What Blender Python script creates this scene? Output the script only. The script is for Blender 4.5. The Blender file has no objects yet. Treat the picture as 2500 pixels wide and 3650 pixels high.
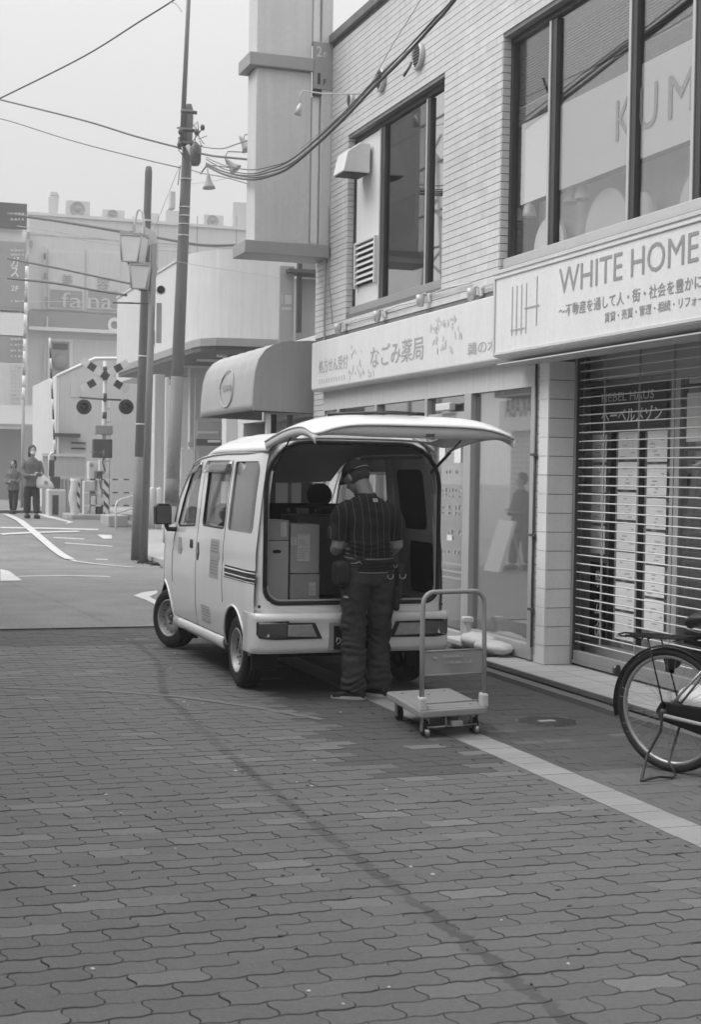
import bpy, bmesh, random
from math import sin, cos, pi, radians, atan2, sqrt, floor, exp, hypot
from mathutils import Vector as V, Matrix, noise
from mathutils.geometry import delaunay_2d_cdt
R = random.Random(7)
S = bpy.context.scene
COL = S.collection

# ------------------------------------------------------------------ camera
EYE = V((0, 0, 1.57)); FPX = 5200.0
_yaw, _pit, _rol = atan2(1810, 5200), -atan2(131, 5200), 0.016
FWD = V((sin(_yaw) * cos(_pit), cos(_yaw) * cos(_pit), sin(_pit)))
_r0 = V((cos(_yaw), -sin(_yaw), 0)); _u0 = _r0.cross(FWD)
RX = _r0 * cos(_rol) + _u0 * sin(_rol); UP = _u0 * cos(_rol) - _r0 * sin(_rol)
cam = bpy.data.cameras.new('camera'); camo = bpy.data.objects.new('camera', cam); COL.objects.link(camo)
camo.matrix_world = Matrix(((RX.x, UP.x, -FWD.x, EYE.x), (RX.y, UP.y, -FWD.y, EYE.y), (RX.z, UP.z, -FWD.z, EYE.z), (0, 0, 0, 1)))
cam.sensor_fit = 'VERTICAL'; cam.sensor_height = 36; cam.lens = FPX / 3650 * 36
cam.clip_start = .05; cam.clip_end = 2000
cam.dof.use_dof = True; cam.dof.focus_distance = 10.6; cam.dof.aperture_fstop = 6.3
S.camera = camo
# ------------------------------------------------------------------ sky, sun, exposure
SUN_EL, SUN_AZ = radians(48), radians(-68)      # azimuth measured from +Y towards +X
w = bpy.data.worlds.new('World'); S.world = w; w.use_nodes = True
nt = w.node_tree; nt.nodes.clear(); N = nt.nodes.new; L = nt.links.new
sky = N('ShaderNodeTexSky'); sky.sky_type = 'NISHITA'; sky.sun_disc = False
sky.sun_elevation = SUN_EL; sky.sun_rotation = SUN_AZ; sky.air_density = 1.6; sky.dust_density = 5
bw = N('ShaderNodeRGBToBW'); L(sky.outputs[0], bw.inputs[0])
m1 = N('ShaderNodeMath'); m1.operation = 'MULTIPLY_ADD'; m1.inputs[1].default_value = .10; m1.inputs[2].default_value = 6.6
L(bw.outputs[0], m1.inputs[0])                   # a cloud layer over the graded sky
tcw = N('ShaderNodeTexCoord'); spw = N('ShaderNodeSeparateXYZ'); L(tcw.outputs['Generated'], spw.inputs[0])
el = N('ShaderNodeMath'); el.operation = 'MAXIMUM'; el.inputs[1].default_value = 0; L(spw.outputs['Z'], el.inputs[0])
oc = N('ShaderNodeMath'); oc.operation = 'MULTIPLY_ADD'; oc.inputs[1].default_value = 3.0 * 5.1; oc.inputs[2].default_value = 5.1
es = N('ShaderNodeMath'); es.operation = 'POWER'; es.inputs[1].default_value = 2; L(el.outputs[0], es.inputs[0]); L(es.outputs[0], oc.inputs[0])
L(oc.outputs[0], m1.inputs[2])                   # overcast brightens towards the zenith, as cloud does
bg = N('ShaderNodeBackground'); bg.inputs[1].default_value = .10; L(m1.outputs[0], bg.inputs[0])
wo = N('ShaderNodeOutputWorld'); L(bg.outputs[0], wo.inputs[0])
sl = bpy.data.lights.new('sun', 'SUN'); sl.energy = 1.55; sl.angle = radians(34); sl.color = (1, 1, 1)
so = bpy.data.objects.new('sun', sl); COL.objects.link(so)
sd = V((sin(SUN_AZ) * cos(SUN_EL), cos(SUN_AZ) * cos(SUN_EL), sin(SUN_EL)))
so.rotation_euler = sd.to_track_quat('Z', 'Y').to_euler(); so.location = sd * 60
S.view_settings.view_transform = 'Standard'; S.view_settings.look = 'None'; S.view_settings.gamma = 1
S.view_settings.exposure = 0.34; S.view_settings.use_curve_mapping = False
S.render.engine = 'CYCLES'; S.cycles.max_bounces = 7; S.cycles.diffuse_bounces = 3; S.cycles.glossy_bounces = 4
S.cycles.transparent_max_bounces = 12; S.cycles.use_denoising = True; S.cycles.caustics_reflective = False

# ------------------------------------------------------------------ measuring from the photograph
def ray(u, v): return FWD + RX * ((u - 1250) / FPX) - UP * ((v - 1825) / FPX)
def on(u, v, ax, val):                           # the point of plane axis=val seen at photo pixel (u, v)
    r = ray(u, v); return EYE + r * ((val - EYE[ax]) / r[ax])
def at(u, v, d): return EYE + ray(u, v) * d
def zt(y):                                       # the street climbs to the level crossing
    t = min(max((y - 24) / 8, 0), 1); return .46 * t * t * (3 - 2 * t)
def gr(u, v):
    z = 0
    for _ in range(30): z = z * .5 + .5 * zt(on(u, v, 2, z).y)
    return on(u, v, 2, z)

# ------------------------------------------------------------------ materials (black and white photograph: all greys)
MATS = {}
def mat(name, v, rough=.7, n=.12, ns=6., bump=0., bs=60., rand=0., metal=0., spec=.4, coat=0., fine=.08, streak=0., stain=0., local=False):
    m = bpy.data.materials.new(name); m.use_nodes = True; nt = m.node_tree; N = nt.nodes.new; L = nt.links.new
    b = nt.nodes['Principled BSDF']
    geo = N('ShaderNodeNewGeometry'); pos = geo.outputs['Position']
    if local: pos = N('ShaderNodeTexCoord').outputs['Object']
    def noi(sc, det=4, p=pos):
        t = N('ShaderNodeTexNoise'); t.inputs['Scale'].default_value = sc; t.inputs['Detail'].default_value = det; L(p, t.inputs['Vector']); return t.outputs['Fac']
    def mth(op, a, b_=None, c=None):
        k = N('ShaderNodeMath'); k.operation = op
        for i, x in enumerate((a, b_, c)):
            if x is None: continue
            if isinstance(x, (int, float)): k.inputs[i].default_value = x
            else: L(x, k.inputs[i])
        return k.outputs[0]
    f = mth('MULTIPLY_ADD', noi(ns), 2 * n, 1 - n)
    f = mth('MULTIPLY', f, mth('MULTIPLY_ADD', noi(ns * 18, 2), 2 * fine, 1 - fine))
    if rand:
        oi = N('ShaderNodeObjectInfo'); f = mth('MULTIPLY', f, mth('MULTIPLY_ADD', oi.outputs['Random'], 2 * rand, 1 - rand))
    if streak:                                   # rain streaks run down
        mp = N('ShaderNodeMapping'); mp.inputs['Scale'].default_value = (9, 9, .5); L(pos, mp.inputs[0])
        f = mth('MULTIPLY', f, mth('MULTIPLY_ADD', noi(1.6, 5, mp.outputs[0]), 2 * streak, 1 - streak))
    if stain:                                    # the long dragged mark across the paving, f(Y) gives its X
        sp = N('ShaderNodeSeparateXYZ'); L(pos, sp.inputs[0])
        fc = N('ShaderNodeFloatCurve'); cv = fc.mapping.curves[0]
        pts = [(3, 1.99), (4.5, 2.0), (7.3, 2.03), (9, 2.1), (10.1, 2.16), (11.9, 2.46), (14.6, 2.57), (18, 2.4)]
        cv.points[0].location = (pts[0][0] / 20, pts[0][1] / 4); cv.points[1].location = (pts[-1][0] / 20, pts[-1][1] / 4)
        for a, b_ in pts[1:-1]: cv.points.new(a / 20, b_ / 4)
        fc.mapping.update()
        L(mth('MULTIPLY', sp.outputs['Y'], .05), fc.inputs['Value'])
        dx = mth('ABSOLUTE', mth('SUBTRACT', sp.outputs['X'], mth('MULTIPLY', fc.outputs[0], 4)))
        dx = mth('ADD', dx, mth('MULTIPLY_ADD', noi(16, 5), .12, -.06))
        k = mth('SUBTRACT', 1, mth('SMOOTH_MIN', mth('MULTIPLY', mth('MAXIMUM', mth('SUBTRACT', dx, .024), 0), 90), 1, .3))
        br = mth('MULTIPLY_ADD', noi(1.7, 2), 1.6, -.1)
        k = mth('MULTIPLY', mth('MAXIMUM', k, 0), mth('MINIMUM', mth('MAXIMUM', br, .25), 1))
        f = mth('MULTIPLY', f, mth('MULTIPLY_ADD', k, -stain, 1))
    f = mth('MULTIPLY', f, v)
    L(f, b.inputs['Base Color'])
    b.inputs['Roughness'].default_value = rough; b.inputs['Metallic'].default_value = metal
    b.inputs['Specular IOR Level'].default_value = spec; b.inputs['Coat Weight'].default_value = coat
    b.inputs['Coat Roughness'].default_value = .08
    if bump:
        bu = N('ShaderNodeBump'); bu.inputs['Strength'].default_value = bump; bu.inputs['Distance'].default_value = .01
        L(noi(bs, 4), bu.inputs['Height']); L(bu.outputs[0], b.inputs['Normal'])
    MATS[name] = m; return m
def glass(name, refl, tint=1.0, rough=.02, dark=.02):
    m = bpy.data.materials.new(name); m.use_nodes = True; nt = m.node_tree; nt.nodes.clear(); N = nt.nodes.new; L = nt.links.new
    o = N('ShaderNodeOutputMaterial'); g = N('ShaderNodeBsdfGlossy'); g.inputs['Roughness'].default_value = rough
    t = N('ShaderNodeBsdfTransparent'); t.inputs[0].default_value = (tint, tint, tint, 1)
    fr = N('ShaderNodeLayerWeight'); fr.inputs[0].default_value = .35
    mr = N('ShaderNodeMapRange'); mr.inputs['To Min'].default_value = refl * .5; mr.inputs['To Max'].default_value = min(1, refl * 1.9)
    L(fr.outputs['Facing'], mr.inputs[0]); mx = N('ShaderNodeMixShader')
    L(mr.outputs[0], mx.inputs[0]); L(t.outputs[0], mx.inputs[1]); L(g.outputs[0], mx.inputs[2]); L(mx.outputs[0], o.inputs[0])
    MATS[name] = m; return m
mat('paving', .142, .85, .13, 2.2, .6, 90, rand=.065, stain=.5, fine=.18)
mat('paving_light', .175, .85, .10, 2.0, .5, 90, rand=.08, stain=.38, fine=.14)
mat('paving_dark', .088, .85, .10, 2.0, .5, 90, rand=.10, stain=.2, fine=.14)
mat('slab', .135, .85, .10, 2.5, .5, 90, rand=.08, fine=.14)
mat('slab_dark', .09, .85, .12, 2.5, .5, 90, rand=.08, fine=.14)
mat('stripe_stone', .30, .8, .12, 3, .3, 80, rand=.06, fine=.12)
mat('joint_dirt', .06, .95, .3, 8, stain=.2)
mat('joint', .035, .95, .3, 5)
mat('asphalt', .185, .9, .36, 1.6, .9, 40, fine=.4, stain=.16)
mat('earth', .1, .95, .3, 3)
mat('paint', .52, .7, .18, 5, fine=.2)
mat('worn_paint', .175, .85, .3, 14, .4, 90, fine=.3)
mat('kerb', .15, .85, .2, 4, .4, 60, rand=.08)
mat('ledge_tile', .46, .6, .1, 5, rand=.05)
mat('concrete', .36, .85, .16, 2.2, .3, 40, streak=.1)
mat('concrete_dark', .16, .85, .2, 3, .3, 40, streak=.15)
mat('wall_tile', .59, .38, .07, 1.2, .2, 30, rand=.07, streak=.13)
mat('mortar', .17, .95, .2, 6)
mat('big_tile', .74, .45, .08, 3, rand=.04, streak=.08)
mat('white', .68, .5, .06, 2, streak=.04)
mat('panel', .58, .5, .07, 2, streak=.12)
mat('sign_face', .70, .35, .05, 1.5, streak=.08)
mat('sign_grey', .54, .5, .07, 1.5, streak=.12)
mat('mid', .30, .6, .1, 3, streak=.05)
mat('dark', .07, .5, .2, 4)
mat('black', .010, .45, .2, 6, spec=.2)
mat('frame_dark', .045, .4, .2, 5, streak=.1)
mat('alu', .48, .42, .08, 4, metal=.2, streak=.05)
mat('steel', .42, .38, .15, 12, metal=.7)
mat('steel_dark', .12, .4, .2, 12, metal=.5)
mat('pole_concrete', .125, .85, .16, 3, .4, 60, streak=.12)
mat('pole_steel', .16, .6, .12, 4, streak=.14)
mat('grey_text', .28, .5, .05, 5)
mat('faint_text', .42, .5, .05, 5)
mat('sign_text', .29, .5, .05, 5); mat('soft_text', .38, .5, .05, 5)
mat('dark_text', .05, .6, .05, 5)
mat('van_paint', .82, .3, .04, 1.5, coat=.6, fine=.02, streak=.05)
mat('van_grey', .42, .5, .06, 4)
mat('van_inner', .68, .6, .1, 5)
mat('rubber', .018, .75, .2, 20, .3, 60)
mat('rim', .42, .42, .1, 9, metal=.4)
mat('plastic_black', .02, .45, .1, 8)
mat('seat_cloth', .015, .85, .1, 20)
mat('lamp_red', .06, .18, .05, 8, coat=.9)
mat('lamp_clear', .30, .15, .3, 30, coat=.9)
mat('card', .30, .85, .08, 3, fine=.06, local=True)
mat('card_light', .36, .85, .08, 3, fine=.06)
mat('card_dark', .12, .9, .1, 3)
mat('label', .55, .6, .05, 10)
mat('paper', .85, .7, .06, 5, rand=.06)
mat('skin', .32, .55, .08, 10)
mat('hair_grey', .085, .85, .35, 70, .8, 300)
mat('hair', .02, .6, .2, 30)
mat('trousers', .05, .9, .16, 9, .5, 160, fine=.2)
mat('leather', .018, .5, .2, 15, .3, 90)
mat('cloth_grey', .14, .9, .12, 9, .4, 150)
mat('cloth_light', .4, .9, .12, 9)
mat('cloth_dark', .03, .9, .15, 9)
mat('cart_blue', .30, .45, .07, 5, streak=.05)
mat('leaf', .07, .7, .3, 20)
mat('canvas', .38, .7, .08, 3, streak=.12)
mat('ac', .52, .5, .06, 4)
mat('curtain', .5, .9, .06, 5)
mat('blind', .78, .6, .03, 5)
mat('interior', .25, .9, .1, 2)
mat('lamp_glass', .62, .25, .08, 4, coat=.5)
glass('glass', .30); glass('glass_office', .06); glass('glass_milky', .80, .5, .22); glass('glass_mirror', .95, .5); glass('glass_shop', .30, .98); glass('glass_2f', .15, .98); glass('glass_van', .22, .72); glass('glass_far', .4, .8, .05)
# striped shirt: thin light stripes on dark cloth, in the figure's own frame
m = mat('shirt', .022, .9, .15, 12, .5, 160, fine=.2); nt = m.node_tree; N = nt.nodes.new; L = nt.links.new
tc = N('ShaderNodeTexCoord'); sp = N('ShaderNodeSeparateXYZ'); L(tc.outputs['Object'], sp.inputs[0])
a = N('ShaderNodeMath'); a.operation = 'MULTIPLY_ADD'; a.inputs[1].default_value = 1 / .052; L(sp.outputs['X'], a.inputs[0])
nz = N('ShaderNodeTexNoise'); nz.inputs['Scale'].default_value = 7; L(tc.outputs['Object'], nz.inputs['Vector'])
b_ = N('ShaderNodeMath'); b_.operation = 'MULTIPLY_ADD'; b_.inputs[1].default_value = .30; b_.inputs[2].default_value = 10.36; L(nz.outputs['Fac'], b_.inputs[0]); L(b_.outputs[0], a.inputs[2])
c = N('ShaderNodeMath'); c.operation = 'FRACT'; L(a.outputs[0], c.inputs[0])
d = N('ShaderNodeMath'); d.operation = 'LESS_THAN'; d.inputs[1].default_value = .075; L(c.outputs[0], d.inputs[0])
bs = nt.nodes['Principled BSDF']; src = bs.inputs['Base Color'].links[0].from_socket
mx = N('ShaderNodeMath'); mx.operation = 'MULTIPLY_ADD'; mx.inputs[1].default_value = .12; L(d.outputs[0], mx.inputs[0]); L(src, mx.inputs[2]); L(mx.outputs[0], bs.inputs['Base Color'])

# ------------------------------------------------------------------ objects
WO = {}
def thing(name, label, cat, loc=(0, 0, 0), rz=0, group=None):
    o = bpy.data.objects.new(name, None); COL.objects.link(o); o.location = loc; o.rotation_euler = (0, 0, rz); o.empty_display_size = .1
    o['label'] = label; o['category'] = cat
    if group: o['group'] = group
    WO[o.name] = V(loc); return o
def tag(o, label, cat, group=None):
    o['label'] = label; o['category'] = cat
    if group: o['group'] = group
    return o
class B:
    def __init__(s): s.v = []; s.f = []; s.m = []; s.cur = 0; s.sm = []
    def add(s, vs, fs, smooth=False):
        k = len(s.v); s.v += [tuple(p) for p in vs]
        for f in fs: s.f.append([k + i for i in f]); s.m.append(s.cur); s.sm.append(smooth)
        return s
    def box(s, x0, x1, y0, y1, z0, z1):
        return s.add([(x0, y0, z0), (x1, y0, z0), (x1, y1, z0), (x0, y1, z0), (x0, y0, z1), (x1, y0, z1), (x1, y1, z1), (x0, y1, z1)],
                     [(3, 2, 1, 0), (4, 5, 6, 7), (0, 1, 5, 4), (1, 2, 6, 5), (2, 3, 7, 6), (3, 0, 4, 7)])
    def rings(s, rs, closed_ends=True, smooth=True):     # rs: list of equal-length closed loops
        n = len(rs[0]); vs = [p for r in rs for p in r]; fs = []
        for i in range(len(rs) - 1):
            for j in range(n): fs.append((i * n + j, i * n + (j + 1) % n, (i + 1) * n + (j + 1) % n, (i + 1) * n + j))
        s.add(vs, fs, smooth)
        if closed_ends: s.add(rs[0], [tuple(range(n))[::-1]]); s.add(rs[-1], [tuple(range(n))])
        return s
    def tube(s, pts, r, n=8, smooth=True):               # r: a number or one radius per point, or (rx, ry)
        pts = [V(p) for p in pts]; rs = []; nor = None
        for i, p in enumerate(pts):
            t = (pts[min(i + 1, len(pts) - 1)] - pts[max(i - 1, 0)]).normalized()
            if nor is None: nor = V((1, 0, 0)) if abs(t.x) < .8 else V((0, 0, 1))
            nor = (nor - t * nor.dot(t)).normalized(); bi = t.cross(nor)
            q = r[i] if isinstance(r, (list, tuple)) else r
            ra, rb = q if isinstance(q, (list, tuple)) else (q, q)
            rs.append([p + nor * (ra * cos(2 * pi * k / n)) + bi * (rb * sin(2 * pi * k / n)) for k in range(n)])
        return s.rings(rs, True, smooth)
    def lathe(s, prof, c, axis='x', n=32, smooth=True, caps=True):  # prof: (distance along axis, radius)
        rs = []
        for a, r in prof:
            ring = []
            for k in range(n):
                t = 2 * pi * k / n; e, g = r * cos(t), r * sin(t)
                ring.append({'x': (c[0] + a, c[1] + e, c[2] + g), 'y': (c[0] + e, c[1] + a, c[2] + g), 'z': (c[0] + e, c[1] + g, c[2] + a)}[axis])
            rs.append(ring)
        return s.rings(rs, caps, smooth)
    def prism(s, poly, d):                               # planar polygon pushed along d
        d = V(d); n = len(poly); a = [V(p) for p in poly]; b = [p + d for p in a]
        s.add(a + b, [tuple(range(n))[::-1], tuple(range(n, 2 * n))] + [(i, (i + 1) % n, n + (i + 1) % n, n + i) for i in range(n)]); return s
    def sheet(s, fn, nu, nv, smooth=True):
        vs = [fn(i / nu, j / nv) for j in range(nv + 1) for i in range(nu + 1)]
        return s.add(vs, [(j * (nu + 1) + i, j * (nu + 1) + i + 1, (j + 1) * (nu + 1) + i + 1, (j + 1) * (nu + 1) + i) for j in range(nv) for i in range(nu)], smooth)
    def ball(s, c, rx, ry, rz, n=12, mfn=None):
        rs = []
        for i in range(1, n):
            a = pi * i / n - pi / 2
            rs.append([V((c[0] + rx * cos(a) * cos(2 * pi * k / (2 * n)), c[1] + ry * cos(a) * sin(2 * pi * k / (2 * n)), c[2] + rz * sin(a))) for k in range(2 * n)])
        return s.rings(rs)
    def mesh(s, name, mats, off=V((0, 0, 0))):
        me = bpy.data.meshes.new(name); me.from_pydata([(a - off.x, b - off.y, c - off.z) for a, b, c in s.v], [], s.f)
        if not isinstance(mats, (list, tuple)): mats = [mats]
        for q in mats: me.materials.append(MATS[q])
        me.polygons.foreach_set('material_index', s.m); me.polygons.foreach_set('use_smooth', s.sm); me.update(); return me
    def obj(s, name, mats, parent=None, bevel=0, solid=0, seg=2, loc=None, local=False, fix=True):
        off = V(loc) if loc is not None else (WO[parent.name] if parent and not local else V((0, 0, 0)))
        me = s.mesh(name, mats, off)
        if fix:
            bm = bmesh.new(); bm.from_mesh(me); bmesh.ops.remove_doubles(bm, verts=bm.verts, dist=1e-5)
            if not solid: bmesh.ops.recalc_face_normals(bm, faces=bm.faces)
            bm.to_mesh(me); bm.free()
        o = bpy.data.objects.new(name, me); COL.objects.link(o)
        if parent:
            o.parent = parent; WO[o.name] = WO[parent.name]
            if loc is not None: o.location = off - WO[parent.name]
        elif loc is not None: o.location = off; WO[o.name] = off
        else: WO[o.name] = V((0, 0, 0))
        if solid:
            q = o.modifiers.new('solid', 'SOLIDIFY'); q.thickness = abs(solid); q.offset = -1 if solid > 0 else 1
        if bevel:
            q = o.modifiers.new('bevel', 'BEVEL'); q.width = bevel; q.segments = seg; q.limit_method = 'ANGLE'; q.angle_limit = radians(40); q.use_clamp_overlap = True
        return o
def box(name, x0, x1, y0, y1, z0, z1, m, parent=None, bevel=0, **k): return B().box(x0, x1, y0, y1, z0, z1).obj(name, m, parent, bevel, **k)
def struct(o, kind='structure'): o['kind'] = kind; return o
def piece(name, me, loc, parent, rot=None):
    o = bpy.data.objects.new(name, me); COL.objects.link(o); o.parent = parent; o.location = V(loc) - WO[parent.name]
    if rot: o.rotation_euler = rot
    return o
def copy_tree(o, parent=None):
    c = o.copy(); COL.objects.link(c); c.parent = parent; WO[c.name] = WO.get(o.name, V((0, 0, 0)))
    for ch in [q for q in bpy.data.objects if q.parent == o]: copy_tree(ch, c)
    return c
def text(s, p0, p1, h, m, parent, up=(0, 0, 1), out=None, ext=.0015, bold=0, name='lettering', flip=False, spacing=1., plain=None):
    """flat lettering from baseline start p0 to end p1, letter height h"""
    cu = bpy.data.curves.new(name, 'FONT'); cu.body = s; cu.extrude = 0; cu.offset = bold; cu.space_character = spacing; cu.resolution_u = 3
    o = bpy.data.objects.new(name, cu); COL.objects.link(o); bpy.context.view_layer.update()
    me = bpy.data.meshes.new_from_object(o.evaluated_get(bpy.context.evaluated_depsgraph_get())); bpy.data.objects.remove(o); bpy.data.curves.remove(cu)
    if not me.vertices: return None
    xs = [q.co.x for q in me.vertices]; ys = [q.co.y for q in me.vertices]; x0, x1, y0, y1 = min(xs), max(xs), min(ys), max(ys)
    p0, p1, up = V(p0), V(p1), V(up); d = p1 - p0; n = V(out) if out else d.cross(up).normalized()
    off = WO[parent.name]
    for q in me.vertices: q.co = p0 + d * ((q.co.x - x0) / (x1 - x0)) + up * (h * (q.co.y - y0) / (y1 - y0)) + n * ext - off
    me.materials.clear(); me.materials.append(MATS[m]); me.name = name
    o = bpy.data.objects.new(name, me); COL.objects.link(o); o.parent = parent; WO[o.name] = off; return o
def fuse(bs, name, m, parent, voxel=.01, smooth=4, disp=None, local=True):
    """several closed shells grown together into one continuous surface"""
    me = bs.mesh('tmp', m); o = bpy.data.objects.new('tmp', me); COL.objects.link(o)
    bm = bmesh.new(); bm.from_mesh(me); bmesh.ops.remove_doubles(bm, verts=bm.verts, dist=1e-5); bmesh.ops.recalc_face_normals(bm, faces=bm.faces); bm.to_mesh(me); bm.free()
    q = o.modifiers.new('r', 'REMESH'); q.mode = 'VOXEL'; q.voxel_size = voxel; q.use_smooth_shade = True
    q = o.modifiers.new('s', 'SMOOTH'); q.factor = .6; q.iterations = smooth
    bpy.context.view_layer.update()
    r = bpy.data.meshes.new_from_object(o.evaluated_get(bpy.context.evaluated_depsgraph_get())); bpy.data.objects.remove(o)
    if disp:
        nn = [v.normal.copy() for v in r.vertices]
        for v, n_ in zip(r.vertices, nn): v.co += n_ * disp(v.co)
    r.name = name; r.materials.clear(); r.materials.append(MATS[m])
    for p in r.polygons: p.use_smooth = True
    o = bpy.data.objects.new(name, r); COL.objects.link(o); o.parent = parent; WO[o.name] = WO[parent.name]; return o
def inside(p, poly):
    c = False; x, y = p; j = len(poly) - 1
    for i in range(len(poly)):
        xi, yi = poly[i]; xj, yj = poly[j]
        if (yi > y) != (yj > y) and x < (xj - xi) * (y - yi) / (yj - yi) + xi: c = not c
        j = i
    return c
def fill(outer, holes, fn, step, name, m, parent, solid=.0, smooth=True, **k):
    """flat outline with holes, filled with small triangles and bent by fn(a, b)"""
    def dens(poly):
        out = []
        for i in range(len(poly)):
            a, b = V(poly[i]), V(poly[(i + 1) % len(poly)]); n = max(1, int((b - a).length / step))
            out += [tuple(a.lerp(b, t / n)) for t in range(n)]
        return out
    loops = [dens(outer)] + [dens(h) for h in holes]; pts = []; ed = []
    for lp in loops:
        s0 = len(pts); pts += [V(p) for p in lp]; ed += [(s0 + i, s0 + (i + 1) % len(lp)) for i in range(len(lp))]
    xs = [p[0] for p in outer]; ys = [p[1] for p in outer]; x = min(xs) + step / 2
    while x < max(xs):
        y = min(ys) + step / 2
        while y < max(ys):
            if inside((x, y), outer) and not any(inside((x, y), h) for h in holes):
                if min((p - V((x, y))).length for p in pts[:sum(len(l) for l in loops)]) > step * .45: pts.append(V((x, y)))
            y += step
        x += step
    r = delaunay_2d_cdt(pts, ed, [], 0, 1e-6); vs, fs = r[0], r[2]; keep = []
    for f in fs:
        c = sum((V(vs[i]) for i in f), V((0, 0))) / len(f)
        if inside(c, outer) and not any(inside(c, h) for h in holes): keep.append(f)
    b = B().add([fn(p[0], p[1]) for p in vs], keep, smooth)
    return b.obj(name, m, parent, solid=solid, **k)
def rrect(x0, x1, y0, y1, r, n=5, rs=None):
    rs = rs or (r, r, r, r); out = []
    for (cx, cy, a0), q in zip(((x0, y0, pi), (x1, y0, 1.5 * pi), (x1, y1, 0), (x0, y1, .5 * pi)), rs):
        sx = 1 if cx == x0 else -1; sy = 1 if cy == y0 else -1
        for i in range(n + 1): a = a0 + pi / 2 * i / n; out.append((cx + sx * q + q * cos(a), cy + sy * q + q * sin(a)))
    return out

# ================================================================== GROUND
YB = 14.663
g = B().add([(-140, -55, -.07), (190, -55, -.07), (190, 310, -.07), (-140, 310, -.07)], [(0, 1, 2, 3)]).obj('ground', 'earth'); struct(g)
ys = [YB + .01, 18, 22, 24] + [24 + i * .25 for i in range(1, 33)] + [36, 45, 60, 90, 140]
b = B(); nx = 2
b.add([(x, y, zt(y)) for y in ys for x in (-40, 70)], [(2 * i, 2 * i + 1, 2 * i + 3, 2 * i + 2) for i in range(len(ys) - 1)], True)
road = struct(b.obj('road', 'asphalt', fix=False))
pave = struct(box('pavement', -8, 4.84, -12, YB, -.06, -.009, 'joint'))
WO[pave.name] = V((0, 0, 0))
# S-shaped interlocking blocks in running bond
LX, LY = .235, .117
def longw(x): return .0072 * sin(2 * pi * (x - .498) / (LX / 2) + .6)
def shortw(t): return (.0115 * sin(2 * pi * t) - .0028 * sin(6 * pi * t)) * (1 - .3 * t)
def block_outline(na, nb, gap=.0022):
    p = []
    for i in range(na): x = LX * i / na; p.append((x + (shortw(0) if i == 0 else 0), longw(x + .498), 'b'))
    for i in range(nb): t = i / nb; p.append((LX + shortw(t), LY * t + longw(LX + .498) * 1, 'r'))
    for i in range(na): x = LX * (1 - i / na); p.append((x, LY + longw(x + .498), 't'))
    for i in range(nb): t = 1 - i / nb; p.append((shortw(t), LY * t + longw(.498), 'l'))
    q = []; n = len(p)
    for i in range(n):
        a, c, d_ = V(p[i - 1][:2]), V(p[i][:2]), V(p[(i + 1) % n][:2]); t = (d_ - a).normalized(); q.append(c + V((-t.y * .55, t.x)) * gap)
    return q
def block_mesh(na, nb):
    b = B(); o = block_outline(na, nb, .0016); n = len(o); o2 = block_outline(na, nb, .0046)
    cx, cy = LX / 2, LY / 2
    rs = [[(p.x - cx, p.y - cy, -.03) for p in o], [(p.x - cx, p.y - cy, -.0035) for p in o], [(p.x - cx, p.y - cy, 0) for p in o2]]
    b.cur = 3; b.rings(rs, False, False); b.cur = 0; b.add(rs[-1], [tuple(range(n))]); return b
bmf, bml = block_mesh(8, 6), block_mesh(4, 4)
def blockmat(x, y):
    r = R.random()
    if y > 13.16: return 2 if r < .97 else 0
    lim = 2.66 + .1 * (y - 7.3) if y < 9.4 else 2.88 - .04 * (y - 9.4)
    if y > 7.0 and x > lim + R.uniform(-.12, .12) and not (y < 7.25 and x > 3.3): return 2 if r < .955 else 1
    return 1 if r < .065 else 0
cells = []
for j in range(-8, 95):
    y = 4.25 + LY * (j - 8) + LY / 2
    if not (3.0 < y < YB): continue
    for i in range(-9, 16):
        x = .498 + LX * i + (LX / 2 if j % 2 else 0) + LX / 2
        if x + LX / 2 > 3.47 or x < -1.15: continue
        cells.append((x, y))
def vis(p): d = (V(p) - EYE); z = d.dot(FWD); u = 1250 + FPX * d.dot(RX) / z; v = 1825 - FPX * d.dot(UP) / z; return z > 0 and -60 < u < 2560 and v < 3720, z
cells.sort(key=lambda c: (not vis((c[0], c[1], 0))[0], hypot(c[0], c[1])))
mm = [bmf.mesh('paving_block', (q, q, q, 'joint_dirt')) for q in ('paving', 'paving_light', 'paving_dark')]
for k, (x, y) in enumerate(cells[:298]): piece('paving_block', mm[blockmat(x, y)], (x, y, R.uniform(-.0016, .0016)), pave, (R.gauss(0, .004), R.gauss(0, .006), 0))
b = B()
for x, y in cells[298:]:
    b.cur = blockmat(x, y); z = R.uniform(-.0015, .0015); t1, t2 = R.gauss(0, .003), R.gauss(0, .005)
    km = b.cur; vv = [(a + x, c + y, e + z + a * t1 + c * t2) for a, c, e in bml.v]; b.cur = 3; b.add(vv, bml.f[:-1]); b.cur = km; b.add(vv[-len(bml.f[-1]):], [tuple(range(len(bml.f[-1])))])
b.cur = 0                                          # cut blocks against the marker stripe
for j in range(-8, 95):
    y = 4.25 + LY * (j - 8)
    if 3 < y < YB - .01:
        xr = .498 + LX * 12 + (LX / 2 if j % 2 else 0)
        while xr + LX <= 3.47: xr += LX
        if 3.48 - xr > .02: b.cur = blockmat(xr, y); b.box(xr + .006, 3.479, y + .004, y + LY - .003, -.03, R.uniform(-.002, 0))
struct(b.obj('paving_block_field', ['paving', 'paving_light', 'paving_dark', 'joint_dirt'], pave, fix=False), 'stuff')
# pale marker stripe
st = B().box(-.107, .107, -.0735, .0735, -.03, 0).mesh('marker_stone', 'stripe_stone'); y = 3.02
while y < YB - .1: piece('marker_stone', st, (3.594, y + .075, R.uniform(-.0015, .001)), pave); y += .15
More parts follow.
